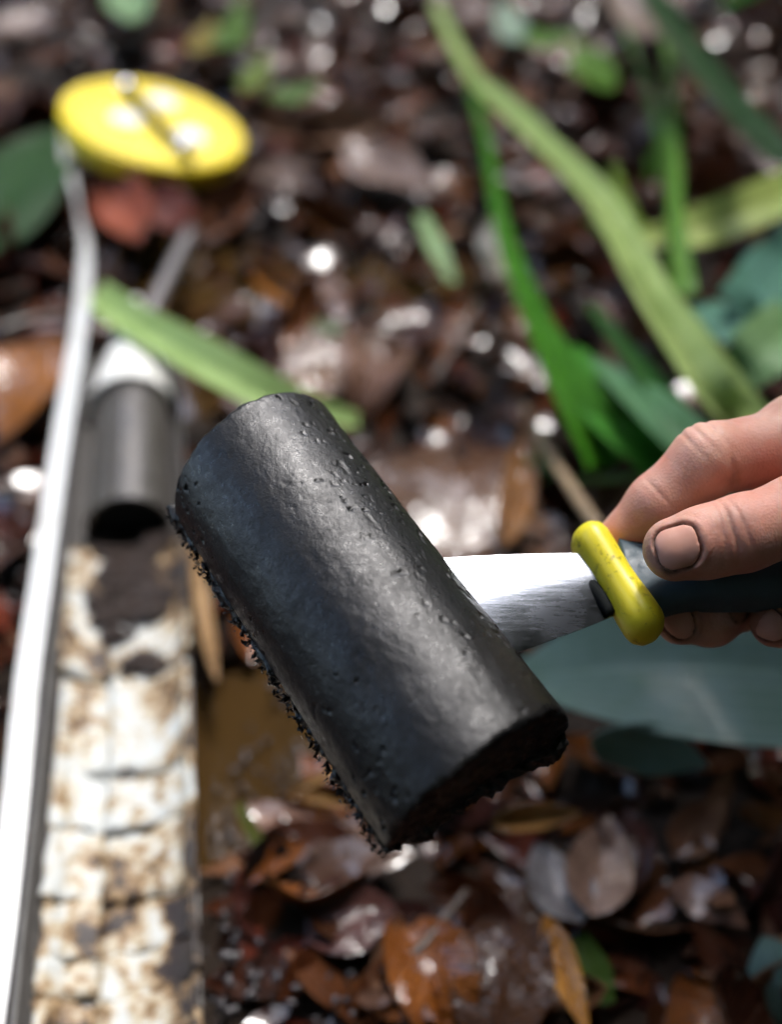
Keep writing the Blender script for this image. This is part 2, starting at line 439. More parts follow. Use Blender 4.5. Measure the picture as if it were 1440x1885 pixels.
while cnt < 280:
    y = 0.2 + 2.0 * random.random() ** 1.25; x = random.uniform(-0.75, 0.75)
    ok, u, v = in_view(x, y, 0.04)
    if not ok or near_trough(x, y): continue
    if 380 < u < 560 and 1180 < v < 1560 and random.random() < 0.9: continue
    k = random.choice(PICK); c = np.array(BROWNS[k]) * random.uniform(0.5, 0.9) * np.array([1.25, 1.0, .85])
    s = random.uniform(0.055, 0.135) * (0.72 if v > 1200 else 1.0); me = random.choice(LEAF_ME)
    place_leaf(me, M['dead_leaf'], (x, y, gz(x, y) + random.uniform(0.008, 0.022)), s, random.uniform(0, 6.3), random.gauss(0, 0.42), random.gauss(0, 0.35), c,
               *leaf_words(k, me, s, x, y, u, v))
    cnt += 1

# particular leaves of the photograph
def seen_leaf(px, py, z, lenpx, ang, wid, col, label, fold=0.3, curl=0.4, tx=0, ty=0, seed=0, wave=0.1, name='dead_leaf', mat='dead_leaf', dirpx=None):
    c = G(px, py, z); a = math.radians(ang)
    e = G(px + math.cos(a) * lenpx / 2, py - math.sin(a) * lenpx / 2, z); s = G(px - math.cos(a) * lenpx / 2, py + math.sin(a) * lenpx / 2, z)
    L = np.linalg.norm(e - s); rz = math.atan2(e[1] - s[1], e[0] - s[0])
    me = mesh(name, *(lambda q: q[:2])(thick(*leaf_shape(1.0, wid / L, fold, curl, wave, seed=seed, nu=8, nv=14, ragged=0.04), 0.006)), sharp=50)
    ul = me.uv_layers.new(name='UVMap'); q = thick(*leaf_shape(1.0, wid / L, fold, curl, wave, seed=seed, nu=8, nv=14, ragged=0.04), 0.006)[2]
    li = np.empty(len(me.loops), np.int32); me.loops.foreach_get('vertex_index', li); ul.data.foreach_set('uv', q[li].astype(np.float32).ravel())
    o = obj(name, me, M[mat]); o.matrix_world = leaf_pose(c[0], c[1], c[2], L, rz, tx, ty); o.color = (*col, 1)
    return tag(o, label, 'leaf')
SL = seen_leaf
SL(605, 255, .03, 290, 6, .065, (.26, .15, .09), 'long tan curled dead leaf beside the yellow reel', fold=.7, curl=.5, tx=.35, seed=1)
SL(515, 325, .02, 150, -20, .07, (.12, .075, .055), 'grey brown leaf against the rim of the yellow reel', seed=2, curl=-.4)
SL(535, 548, .025, 150, -22, .045, (.36, .14, .02), 'bright orange brown curled leaf at the edge of a puddle', fold=.8, curl=.6, tx=.3, seed=3)
SL(45, 690, .025, 230, 60, .075, (.24, .09, .02), 'orange brown leaf left of the white measuring tape', seed=4, curl=-.3, fold=.2)
SL(235, 395, .03, 150, -60, .07, (.28, .07, .04), 'shiny red leaf in the shade of the yellow reel', seed=5, curl=.3, tx=.3)
SL(305, 400, .025, 130, -40, .07, (.11, .025, .018), 'dark red leaf beside the grey rod', seed=6, curl=.4)
SL(625, 660, .025, 200, 40, .085, (.24, .17, .13), 'broad pale greyish leaf between puddle and green strap leaf', seed=7, curl=-.3, fold=.15)
SL(590, 715, .022, 160, 15, .04, (.32, .19, .11), 'tan leaf edge below the broad pale leaf', seed=8)
SL(845, 905, .03, 300, 75, .13, (.10, .045, .02), 'large dark brown leaf behind the peat core', seed=9, curl=-.25, fold=.1)
SL(955, 900, .035, 270, 80, .03, (.26, .12, .04), 'narrow orange brown leaf edging the large dark leaf', seed=10, fold=.5)
SL(930, 1770, .03, 330, 84, .052, (.055, .022, .008), 'big dark brown leaf standing on edge beside an orange sliver', seed=11, curl=-.2, fold=.1, tx=-.3)
SL(1040, 1800, .033, 240, -70, .018, (.42, .19, .03), 'narrow bright orange leaf sliver beside the big dark leaf', seed=12, fold=.5)
SL(1105, 1600, .03, 190, 80, .038, (.24, .155, .115), 'pale tan ribbed leaf half above a bluish grey leaf', seed=13, curl=.3, fold=.3)
SL(1025, 1630, .027, 170, 120, .038, (.19, .19, .2), 'bluish grey wet leaf beside the pale tan leaf', seed=14, curl=.2)
SL(985, 1512, .034, 170, 8, .022, (.30, .16, .05), 'tan orange rolled leaf below the end of the core', seed=15, fold=.9, tx=.3)
SL(650, 1690, .025, 190, 20, .042, (.085, .035, .03), 'purplish red leaf left of the big dark leaf', seed=16, curl=-.4)
SL(720, 330, .025, 200, -30, .08, (.19, .13, .105), 'pale greyish leaf beyond the puddle glints', seed=17)
SL(40, 60, .02, 150, 30, .08, (.19, .13, .105), 'pale pinkish leaf beyond the yellow reel', seed=18)
SL(860, 40, .02, 160, -30, .09, (.22, .155, .12), 'cream coloured leaf near the top of the long strap leaf', seed=19)
SL(1180, 50, .02, 140, -50, .09, (.24, .18, .14), 'cream leaf under the dark green blade', seed=20)
SL(372, 1110, .02, 290, 100, .013, (.42, .27, .13), 'dry straw coloured blade lying along the trough', seed=21, fold=.5, curl=.1)
SL(610, 1425, .02, 150, 28, .008, (.30, .17, .05), 'thin orange straw crossing the bubbles', seed=22, fold=.6, curl=.1)
SL(590, 1475, .02, 130, -10, .008, (.26, .14, .04), 'thin brown straw among the bubbles', seed=23, fold=.6, curl=.1)
SL(30, 330, .05, 320, 50, .13, (.035, .085, .03), 'broad dark green leaf left of the yellow reel', seed=24, fold=.12, curl=-.2, name='green_leaf', mat='green_leaf')
SL(240, 10, .06, 130, -85, .085, (.28, .42, .24), 'pale green leaf standing beyond the yellow reel', seed=25, fold=.35, curl=.3, name='green_leaf', mat='green_leaf')
SL(1015, 82, .06, 110, 5, .06, (.10, .24, .02), 'small bright green leaf right of the long strap leaf', seed=26, name='green_leaf', mat='green_leaf')
SL(1095, 145, .05, 110, -50, .06, (.10, .22, .02), 'small bright green leaf tilted beside a brown leaf', seed=27, name='green_leaf', mat='green_leaf')
SL(945, 65, .04, 90, -60, .05, (.35, .45, .36), 'small whitish green leaf beside the bright green leaf', seed=28, name='green_leaf', mat='green_leaf')
SL(430, 70, .05, 120, 70, .05, (.09, .17, .035), 'small soft green sprig leaf beyond the reel', seed=29, name='green_leaf', mat='green_leaf')
SL(545, 180, .04, 110, 20, .045, (.11, .20, .05), 'small green leaf right of the yellow reel', seed=30, name='green_leaf', mat='green_leaf')
SL(470, 150, .04, 90, 60, .04, (.16, .22, .05), 'small yellow green leaf just past the reel rim', seed=31, name='green_leaf', mat='green_leaf')
SL(375, 85, .04, 80, 60, .045, (.26, .2, .05), 'yellowing leaf beyond the yellow reel', seed=32, name='green_leaf', mat='green_leaf')
SL(920, 480, .03, 130, -70, .04, (.33, .31, .24), 'whitish dry leaf behind the thin green blade', seed=33)
SL(605, 610, .03, 60, 20, .03, (.22, .27, .18), 'tiny pale green leaf on the broad pale leaf', seed=34, name='green_leaf', mat='green_leaf')

# ------------------------------------------------------------------ long strap leaves
def strap(pts, width, col, label, fold=0.45, facing=None, mat='green_leaf', n=40, name='strap_leaf', cat='leaf'):
    """pts: (px, py, height above ground); width list in metres"""
    C = catmull([G(a, b, z) for a, b, z in pts], n); W = np.interp(np.linspace(0, len(pts) - 1, n), range(len(pts)), width)
    T = np.gradient(C, axis=0); T /= np.linalg.norm(T, axis=1)[:, None]
    up = np.array([0, -0.35, 1.0]) if facing is None else np.asarray(facing, float)
    V, UV, F, nu = [], [], [], 8
    for i in range(n):
        s = unit(np.cross(T[i], up)); nn = np.cross(s, T[i])
        for j in range(nu + 1):
            u = j / nu * 2 - 1
            V.append(C[i] + s * u * W[i] / 2 * math.cos(fold) + nn * (abs(u) - 0.5) * W[i] / 2 * math.sin(fold) + nn * 0.0004 * math.sin(i * 0.5 + u)); UV.append((u, i / n))
    for i in range(n - 1):
        for j in range(nu):
            a = i * (nu + 1) + j; F.append((a, a + 1, a + nu + 2, a + nu + 1))
    V, F, UV = thick(np.array(V), np.array(F), np.array(UV), 0.0006)
    o = obj(name, mesh(name, V, F, uv=UV, sharp=50), M[mat]); o.color = (*col, 1)
    return tag(o, label, cat)
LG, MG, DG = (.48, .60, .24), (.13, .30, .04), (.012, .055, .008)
strap([(170, 535, .05), (235, 585, .055), (380, 665, .06), (520, 738, .05), (660, 775, .03)], [.03, .036, .04, .038, .016], (.40, .55, .22), 'light green strap leaf lying across the trough tip')
strap([(800, 5, .05), (865, 135, .07), (960, 230, .09), (1100, 370, .11), (1190, 530, .13), (1290, 690, .13), (1370, 800, .10)], [.02, .025, .034, .039, .039, .038, .034], LG, 'longest light green strap leaf, folded along its middle', fold=.72)
strap([(1080, 400, .10), (1170, 480, .12), (1270, 610, .13), (1400, 780, .11), (1450, 850, .10)], [.006, .018, .022, .022, .02], (.44, .58, .20), 'narrow light green blade running along the longest strap leaf')
strap([(862, 140, .07), (895, 260, .08), (925, 420, .09), (985, 580, .10), (1060, 730, .10), (1130, 850, .08)], [.01, .012, .016, .022, .034, .045], (.06, .22, .015), 'thin deep green blade widening towards its base')
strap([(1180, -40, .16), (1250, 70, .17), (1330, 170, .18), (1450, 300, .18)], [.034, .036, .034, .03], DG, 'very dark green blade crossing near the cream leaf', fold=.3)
strap([(1225, 60, .12), (1240, 240, .12), (1245, 400, .12), (1262, 540, .11)], [.01, .014, .014, .02], MG, 'upright green blade crossing in front of the yellowish strap leaf', fold=.3)
strap([(1180, 440, .09), (1290, 420, .10), (1390, 380, .11), (1520, 330, .12)], [.02, .046, .048, .05], (.48, .58, .16), 'yellowish green strap leaf crossing behind the upright blade', fold=.25)
strap([(775, 395, .03), (805, 460, .04), (835, 520, .03)], [.015, .02, .01], (.38, .52, .28), 'short pale green leaf tip beside the puddle')
strap([(1040, 640, .06), (1110, 720, .09), (1190, 790, .1), (1280, 870, .09)], [.02, .055, .06, .05], (.06, .25, .025), 'broad deep green leaf behind the fingers', fold=.25)
strap([(1090, 660, .09), (1180, 730, .12), (1290, 830, .12), (1360, 900, .1)], [.008, .03, .035, .03], (.12, .27, .13), 'blue green streaked blade above the broad deep green leaf', fold=.3, mat='gloss_leaf')
strap([(1290, 560, .10), (1370, 590, .12), (1440, 500, .12), (1500, 440, .12)], [.02, .06, .06, .05], (.14, .32, .25), 'glossy blue green leaf behind the longest strap leaf', fold=.25, mat='gloss_leaf')
strap([(1340, 720, .10), (1400, 650, .13), (1480, 590, .13)], [.02, .045, .05], (.34, .55, .26), 'pale green leaf beside the glossy blue green leaf', fold=.25)
strap([(1060, 884, .05), (1180, 880, .06), (1260, 878, .06)], [.006, .008, .008], (.2, .3, .1), 'thin horizontal green stem behind the index finger', fold=.5)
strap([(985, 800, .03), (1000, 850, .04), (985, 890, .03)], [.01, .025, .01], (.16, .3, .1), 'small pale green leaf beside the dry stalk', fold=.2)
strap([(440, 1480, .02), (480, 1560, .025), (525, 1650, .02)], [.006, .008, .006], (.09, .10, .02), 'olive green grass stalk lying among the bubbles', fold=.5)
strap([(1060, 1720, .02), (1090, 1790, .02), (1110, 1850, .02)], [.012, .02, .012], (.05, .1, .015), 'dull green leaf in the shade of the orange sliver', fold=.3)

strap([(1085, 560, .08), (1160, 650, .11), (1250, 770, .12), (1340, 900, .1)], [.008, .018, .022, .018], (.03, .12, .02), 'narrow dark green blade between the longest strap leaf and the fingers', fold=.4)
strap([(1150, 50, .08), (1195, 170, .1), (1230, 320, .1), (1240, 430, .1)], [.006, .012, .014, .01], (.10, .24, .04), 'fresh green blade leaning beside the upright blade')
strap([(905, 150, .06), (990, 230, .08), (1060, 330, .08)], [.006, .014, .008], (.24, .38, .14), 'short pale blade beside the top of the longest strap leaf')
strap([(1300, 20, .1), (1340, 5, .12), (1420, -30, .12)], [.008, .02, .02], (.05, .2, .03), 'green blade tip above the dark green blade')
strap([(1195, 330, .07), (1215, 300, .08), (1235, 240, .09)], [.01, .03, .012], (.09, .22, .02), 'small fresh green leaf at the foot of the upright blade')
strap([(1130, 300, .05), (1150, 380, .06), (1200, 450, .06)], [.006, .02, .01], (.16, .26, .03), 'small yellow green leaf under the longest strap leaf')

def stick(pts, r, mat, label, name='twig'):
    p = [G(a, b, z) for a, b, z in pts]; k = np.linspace(r[0], r[1], len(p)) if len(r) == 2 else r
    V, F = loft(p, k, n=24, seg=8); o = obj(name, mesh(name, V, F), mat); return tag(o, label, 'twig')
M['dry_stalk'] = simple('dry_stalk', (.30, .21, .12), .5, var=.4)
M['dark_twig'] = simple('dark_twig', (.05, .035, .025), .4, var=.5)
stick([(965, 750, .03), (1010, 830, .06), (1060, 910, .08), (1105, 975, .09)], (.003, .004), M['dry_stalk'], 'dry tan stalk leaning behind the yellow bolster')
stick([(560, -20, .02), (640, 30, .025), (720, 110, .02)], (.007, .005), M['dark_twig'], 'dark twig lying beyond the yellow reel')
stick([(700, 1800, .02), (780, 1740, .025), (860, 1640, .02)], (.003, .002), M['dark_twig'], 'thin dark twig beside the purplish red leaf')
stick([(880, 560, .02), (830, 650, .02), (800, 700, .02)], (.004, .003), M['dark_twig'], 'short dark twig beside the broad pale leaf')
stick([(0, 610, .02), (60, 590, .02), (120, 580, .02)], (.006, .004), M['dark_twig'], 'grey twig beside the orange brown leaf')

# ------------------------------------------------------------------ broad glossy leaves below the hand
def broad(c, tipdir, sidedir, L, W, col, label, fold=.15, curl=.5):
    V, F, UV = leaf_shape(L, W, fold, curl, 0.05, nu=12, nv=20, seed=5)
    t = unit(tipdir); s = unit(np.asarray(sidedir) - t * np.dot(sidedir, t)); u = np.cross(t, s)
    V = np.asarray(c) + V[:, :1] * t + V[:, 1:2] * s + V[:, 2:3] * u
    V, F, UV = thick(V, F, UV, .0006)
    o = obj('broad_leaf', mesh('broad_leaf', V, F, uv=UV, sharp=50), M['gloss_leaf']); o.color = (*col, 1); return tag(o, label, 'leaf')
TEAL = (.13, .205, .19)
b0 = P(910, 1215, .575); b1 = P(1740, 1245, .55)
broad(b1, b0 - b1, camvec(.05, -.80, .55), np.linalg.norm(b1 - b0) * 1.02, .105, TEAL, 'broad waxy blue green leaf underneath the hand', fold=.2, curl=-.5)
b0 = P(1310, 1395, .555); b1 = P(1085, 1345, .56)
broad(b1, b0 - b1, camvec(.1, .7, .6), np.linalg.norm(b1 - b0), .048, (.16, .25, .225), 'small waxy leaf hanging below the broad blue green leaf', curl=.4)
b0 = P(1400, 1720, .5); b1 = P(1480, 1900, .48)
broad(b1, b0 - b1, camvec(.9, .2, .5), np.linalg.norm(b1 - b0), .04, TEAL, 'waxy blue green leaf rising from the dark litter')

# ------------------------------------------------------------------ bubbles and wet grains at the puddle's edge
V, F, off = [], [], 0
sv, sf = lathe([(1e-4, .8)] + [(math.cos(t), math.sin(t) * .8) for t in np.linspace(1.3, -.3, 6)], 10)
spots = [(480, 1400, 70), (470, 1450, 60), (560, 1390, 50), (430, 1520, 50), (540, 1560, 60), (580, 1620, 50), (440, 1640, 45), (460, 1700, 40), (440, 1800, 40), (420, 1900, 40), (520, 1250, 35), (510, 1840, 60), (700, 450, 60), (970, 690, 70), (30, 870, 50), (20, 960, 50), (10, 1120, 40), (640, 1850, 60), (400, 440, 40), (830, 760, 30)]
for (px, py, sp) in spots:
    for k in range(12):
        g = G(px + random.gauss(0, sp * .6), py + random.gauss(0, sp * .6)); r = random.uniform(.001, .0024)
        z = max(WL, gz(g[0], g[1])) + random.uniform(.001, .016 if not 1300 < py < 1760 else .006)
        V.append(sv * r * np.array([random.uniform(.8, 1.4), random.uniform(.8, 1.4), 1]) + [g[0], g[1], z]); F += [tuple(i + off for i in q) for q in sf]; off += len(sv)
n = N('wet_bead'); n.col(n.mix(n.noise(n.coord(), 150, 2), (.02, .018, .018), (.06, .055, .06))); n.set(Roughness=.04, IOR=1.4, Coat_Weight=.5, Coat_Roughness=.03); M['bead'] = n.m
tag(obj('water_bubbles', mesh('water_bubbles', np.vstack(V), F), M['bead']), 'glinting wet beads and bubbles along the puddle edge', kind='stuff')

# ------------------------------------------------------------------ yellow tape reel
M['yellow'] = simple('yellow_plastic', (.80, .62, .02), .35, var=.06, bump=.05)
M['white_plastic'] = simple('white_plastic', (.75, .76, .74), .35, var=.08)
M['black_rubber'] = simple('black_rubber', (.01, .012, .012), .8); M['black_rubber'].node_tree.nodes['Principled BSDF'].inputs['Specular IOR Level'].default_value = .15
M['steel'] = simple('bright_steel', (.62, .63, .65), .18, metal=1.0, var=.1)
rn = unit(camvec(.27, .70, .66)); rc = P(285, 222, 1.2)
if rc[2] < .05: rc[2] = .05
rx = unit(np.cross(rn, [0, 1, 0])); ry = np.cross(rn, rx)
RM = Matrix(((rx[0], ry[0], rn[0], rc[0]), (rx[1], ry[1], rn[1], rc[1]), (rx[2], ry[2], rn[2], rc[2]), (0, 0, 0, 1)))
reel = empty('tape_reel', (0, 0, 0)); reel.matrix_world = RM
tag(reel, 'yellow plastic measuring tape reel lying tilted on the leaf litter', 'tape reel')
def loc(o, parent): o.parent = parent; return o
def rl(name, V, F, mat, parent=reel):
    me = mesh(name, V, F); me.set_sharp_from_angle(angle=math.radians(28)); return loc(obj(name, me, mat), parent)
RR = .1005
V, F = lathe([(1e-4, .0), (.020, .0), (.022, -.002), (.080, -.002), (.083, .0005), (.095, .0005), (RR, -.003), (RR, -.022), (.096, -.025), (1e-4, -.025)], 72)
body = rl('side_plate', V, F, M['yellow'])
def on_reel(px, py, h=0.0): 
    p = HIT(px, py, rc + rn * h, rn); q = RM.inverted() @ Vector(p); return np.array(q)
for (px, py) in ((232, 218), (300, 186), (352, 250)):
    c = on_reel(px, py); V, F = lathe([(1e-4, .0012), (.0165, .0012), (.018, -.001), (.018, -.0025)], 32); rl('white_disc', V + [c[0], c[1], 0], F, M['white_plastic'])  # flat white discs on the reel face
a, b = on_reel(232, 160, .006), on_reel(352, 292, .006); a[2] = b[2] = .006
V, F = loft(np.array([a, a * .66 + b * .34, a * .33 + b * .67, b]), [.006] * 4, [.003] * 4, side=np.cross(unit(b - a), [0, 0, 1]), n=16, seg=12)
st = rl('crank_bar', V, F, M['black_rubber'])
for p, r in ((a, .0095), (a + (b - a) * .86, .008)):
    V, F = lathe([(1e-4, .008), (r * .6, .0075), (r, .004), (r, -.006)], 24); loc(obj('bolt', mesh('bolt', V + [p[0], p[1], .006], F), M['steel']), st)
V, F = lathe([(.090, -.0255), (.090, -.032), (1e-4, -.032)], 60); rl('back_plate', V, F, M['yellow'])

# ------------------------------------------------------------------ white measuring tape
tp = [(122, 205, .085), (124, 290, .06), (143, 375, .05), (158, 455, .052), (150, 570, .06), (126, 720, .062), (104, 860, .062), (80, 1030, .062), (50, 1240, .062), (30, 1440, .06), (4, 1680, .058), (-24, 1900, .056), (-60, 2200, .05)]
C = catmull([G(a, b, z) for a, b, z in tp], 120); T = np.gradient(C, axis=0); T /= np.linalg.norm(T, axis=1)[:, None]
V, UV, F = [], [], []; s_ = np.linspace(0, 12, 120)
for i in range(120):
    tw = np.interp(s_[i], [0, 1, 2, 3, 4, 12], [.2, .5, 1.3, .8, .25, .12])
    side = unit(np.cross(T[i], [0, 0, 1])); nn = np.cross(side, T[i]); d = side * math.cos(tw) + nn * math.sin(tw); k = np.cross(d, T[i])
    for j in range(5):
        u = j / 4 * 2 - 1; V.append(C[i] + d * u * .0062 - k * .0003 * u * u); UV.append((u, i / 8))
for i in range(119):
    for j in range(4): a = i * 5 + j; F.append((a, a + 1, a + 6, a + 5))
V, F, UV = thick(np.array(V), np.array(F), np.array(UV), .0005)
n = N('white_tape'); co = n.coord(); f = n.noise(co, 22, 5, .6)
n.col(n.mix(n.mapr(f, .5, .75, 0, .6), (.50, .52, .52), (.30, .28, .24))); n.set(Roughness=.35); M['tape'] = n.m
tag(obj('measuring_tape', mesh('measuring_tape', V, F, uv=UV, sharp=40), M['tape']), 'white measuring tape running from the yellow reel along the trough', 'measuring tape')

# ------------------------------------------------------------------ trough with pale lining and dark tube
ax0 = TC0.copy(); ax0[2] = 0; ax1 = TC1.copy(); ax1[2] = 0
ta = unit(ax1 - ax0); tl = np.linalg.norm(ax1 - ax0); ts = np.array([-ta[1], ta[0], 0]); ts = ts if ts[0] > 0 else -ts
R0 = .0440
TB = ax0 + np.array([0, 0, .038])                                       # rim height of the trough
def tr(s, ang, r): return TB + ta * s + ts * (math.sin(ang) * r) + np.array([0, 0, -math.cos(ang) * r * .5])
trough = empty('core_trough', tuple(ax0 + ta * tl * .5)); tag(trough, 'long half round trough with white lining and pointed tip on the litter', 'trough')
M['trough'] = simple('grey_metal', (.10, .095, .09), .45, metal=.3, var=.5)
M['trough_white'] = simple('white_lining', (.70, .70, .66), .45, var=.12, scale=25)
V, F, nu = [], [], 16; S = np.linspace(.055, tl + .25, 40)
for s in S:
    for j in range(nu + 1): V.append(tr(s, -1.57 + j / nu * 2.6, R0))
for s in S:
    for j in range(nu + 1): V.append(tr(s, -1.57 + j / nu * 2.6, R0 - .0025) + [0, 0, .0002])
m = len(S) * (nu + 1)
for i in range(len(S) - 1):
    for j in range(nu):
        a = i * (nu + 1) + j; F.append((a, a + nu + 1, a + nu + 2, a + 1)); F.append((m + a, m + a + 1, m + a + nu + 2, m + a + nu + 1))
    for j in (0, nu):
        a = i * (nu + 1) + j; F.append((a, m + a, m + a + nu + 1, a + nu + 1))
obj('shell', mesh('shell', V, F), M['trough'], trough)
V, F = loft([G(258, 615, .03), G(290, 550, .035), G(352, 425, .03)], [.009, .0075, .0075], n=14, seg=14)
obj('rod', mesh('rod', V, F), simple('dull_steel', (.16, .15, .15), .45, metal=.6), trough)
M['tube'] = simple('dark_tube', (.085, .078, .07), .34, metal=.35, var=.2, scale=30)
# the tube lies in the trough
def scr_s(py):                                                        # distance along the trough of an image row
    best = min(np.linspace(-.1, tl + .2, 600), key=lambda s: abs(proj(TB + ta * s)[1] - py)); return best
def proj(p):
    d = np.asarray(p) - CAM; z = np.dot(d, FWD); return IW / 2 + np.dot(d, RGT) / z * FPX, IH / 2 - np.dot(d, UPV) / z * FPX
s0, s1 = scr_s(740), scr_s(955)
tubeR = .0265
def half(s, r, up=.0): return [TB + ta * s + ts * (math.sin(t) * r) + np.array([0, 0, math.cos(t) * r + up - .010]) for t in np.linspace(-1.75, 1.75, 29)]
def sheet(rows, mat, name, parent=None):
    V = np.array([p for r in rows for p in r]); k = len(rows[0])
    F = np.array([(i * k + j, i * k + j + 1, (i + 1) * k + j + 1, (i + 1) * k + j) for i in range(len(rows) - 1) for j in range(k - 1)])
    if np.cross(V[F[0][1]] - V[F[0][0]], V[F[0][3]] - V[F[0][0]])[2] < 0: F = F[:, ::-1]
    V, F, _ = thick(V, F, np.zeros((len(V), 2)), .0025); return obj(name, mesh(name, V, F, sharp=45), mat, parent)
tag(sheet([half(s, tubeR) for s in np.linspace(s0, s1, 12)], M['tube'], 'corer_half_tube'), 'dark grey half tube lying at the pointed end of the trough', 'tube')
mouth_disc = np.array([TB + ta * (s1 - .006) + ts * (math.sin(t) * r * (tubeR - .002)) + np.array([0, 0, math.cos(t) * r * (tubeR - .002) - .010]) for r in (1e-4, .5, 1) for t in np.linspace(0, 2 * math.pi, 24, endpoint=False)])
obj('dark_mouth_disc', mesh('dark_mouth_disc', mouth_disc, [(i * 24 + k, i * 24 + (k + 1) % 24, i * 24 + 24 + (k + 1) % 24, i * 24 + 24 + k) for i in range(2) for k in range(24)]), M['black_rubber'], bpy.data.objects['corer_half_tube'])  # black disc added to keep the tube mouth dark, no real plug
cone = [half(s0 + .002 - t * .19, (tubeR + .005) * (1 - t) + .001, -.004 * t) for t in np.linspace(0, 1, 16)]
sheet(cone, M['trough_white'], 'tip', trough)
# pale lining in cracked pieces
n = N('pale_clay'); co = n.coord()
f = n.noise(co, 30, 6, .65); g = n.noise(co, 120, 5, .6)
stain = n.new('VertexColor', layer_name='stain').outputs[0]
sep = n.new('SeparateColor'); n.link(stain, sep.inputs[0])
dirt = n.math('ADD', n.math('ADD', f, n.math('MULTIPLY', g, .40)), n.math('MULTIPLY', sep.outputs[0], .42))
f3 = n.noise(n.coord(), 55, 3, .5, 1.5); dirt = n.math('ADD', dirt, n.mapr(f3, .55, .75, 0, .22))
n.col(n.ramp(dirt, [(.70, (.50, .52, .50)), (.80, (.45, .39, .28)), (.90, (.24, .15, .07)), (1.02, (.03, .022, .019))]))
n.set(Roughness=.5, Specular_IOR_Level=.3); n.normal(n.bump(g, .5, .002)); M['clay'] = n.m
lining = empty('clay_lining', tuple(ax0 + ta * tl * .6)); tag(lining, 'cracked pale clay lining the trough, stained brown near its lower end', 'clay')
rows = [1215, 1385, 1500, 1625, 1730, 1800, 1900, 2010]
ss = [scr_s(r) for r in rows]
def piece(sa, sb, aa, ab, dz, stn, seed, name='clay_piece'):
    V, UV, F, ST = [], [], [], []; A, B = 16, 14
    for i in range(A + 1):
        for j in range(B + 1):
            u, v = i / A, j / B; ang = aa + (ab - aa) * v
            s = sa + (sb - sa) * u + (.007 if u in (0, 1) else .003) * float(fbm(np.array([ang * 3]), np.array([u * 2.0]), np.array([seed * 3.1]), 5)[0])
            h = dz + .0015 * float(fbm(np.array([ang * 4]), np.array([s * 90]), np.array([seed * 1.7]), 8)[0]) - (.0015 if (u in (0, 1) or v in (0, 1)) else 0)
            V.append(tr(s, ang, R0 - .004 - h)); UV.append((u, v)); st = max(0, stn * (.4 + .6 * v) + .5 * float(fbm(np.array([s * 45]), np.array([ang * 2.2]), np.array([seed * .3]), 12, 3)[0])); ST.append((st, st, st))
    for i in range(A):
        for j in range(B): a = i * (B + 1) + j; F.append((a, a + 1, a + B + 2, a + B + 1))
    k = len(V); V, F, UV = thick(np.array(V), np.array(F), np.array(UV), .003)
    obj(name, mesh(name, V, F, uv=UV, attr={'stain': np.vstack([ST, ST])}), M['clay'], lining)
for i in range(len(ss) - 1):
    st = [.15, .1, .35, .62, .7, .72, .6][i]
    piece(ss[i] + .0012, ss[i + 1] - .0012, -1.22, -.28, .003, [-.1, -.1, .05, .2, .5, .6, .5][i], i + 1)
    piece(ss[i] + .0012 + .003 * (i % 2), ss[i + 1] - .0012 + .003 * ((i + 1) % 2), -.25, 1.62, .003, st, i + 31)
piece(scr_s(975), ss[0] - .002, -1.22, -.3, .001, .45, 77, 'clay_piece'); piece(scr_s(985), ss[0] - .002, -.27, 1.6, .002, .55, 78, 'clay_piece')
# dark peat crumbs left below the tube
M['peat'] = simple('peat_crumb', (.055, .036, .028), .45, var=.6, scale=90, bump=.8, bdist=.002)
heap = empty('peat_residue', tuple(TB + ta * scr_s(1050) - np.array([0, 0, .03]))); tag(heap, 'dark crumbly peat left in the trough below the tube', 'peat')
ico = lathe([(1e-4, 1)] + [(math.cos(t), math.sin(t)) for t in np.linspace(1.1, -1.1, 4)] + [(1e-4, -1)], 8)
def lump_mesh(k):
    V = ico[0].copy(); d = 1 + .35 * fbm(V[:, 0] * 1.3, V[:, 1] * 1.3, V[:, 2] * 1.3, k); return mesh('peat_lump', V * d[:, None], ico[1])
LM = [lump_mesh(k) for k in range(5)]
for k in range(75):
    py = random.choice([random.uniform(975, 1110)] * 3 + [random.uniform(1100, 1215)]); ang = random.gauss(.12, .42 if py < 1120 else .3); s = scr_s(py)
    o = obj('peat_lump', random.choice(LM), M['peat'], heap); r = random.uniform(.003, .0095)
    o.matrix_basis = Matrix.Translation(tr(s, ang, R0 - .009) + np.array([0, 0, .003])) @ Matrix.Rotation(random.uniform(0, 6), 4, 'Z') @ Matrix.Diagonal((r * 1.3, r, r * .7, 1))

# ------------------------------------------------------------------ the peat core on its knife
a_ = unit(camvec(.530, -.685, .5)); p_ = unit(camvec(.685, .530, 0)); q_ = np.cross(p_, -a_); q_ = q_ if np.dot(q_, -FWD) > 0 else -q_; q_ = unit(q_)
PHI = math.radians(20)
cn = math.cos(PHI) * q_ + math.sin(PHI) * p_; cw = math.cos(PHI) * p_ - math.sin(PHI) * q_
F0 = P(646, 1114, .345) + a_ * .0036; CR, CL = .0325, .1415
h = .00048
au, aw, an = np.arange(-CL / 2 - .008, CL / 2 + .008, h), np.arange(-CR - .006, CR + .006, h), np.arange(-.012, CR + .004, h)
U, Wd, Nn = np.meshgrid(au.astype(np.float32), aw.astype(np.float32), an.astype(np.float32), indexing='ij')
b0_ = np.maximum(np.sqrt(Wd ** 2 + Nn ** 2) - CR, np.maximum(np.abs(U) - CL / 2, -Nn - .006))
d_full = b0_.copy(); sel = np.abs(b0_) < .0055; sel |= (np.abs(Nn) < .0015) & (b0_ < 0) & (np.hypot(Wd, Nn) > CR - .008)
U, Wd, Nn = U[sel], Wd[sel], Nn[sel]
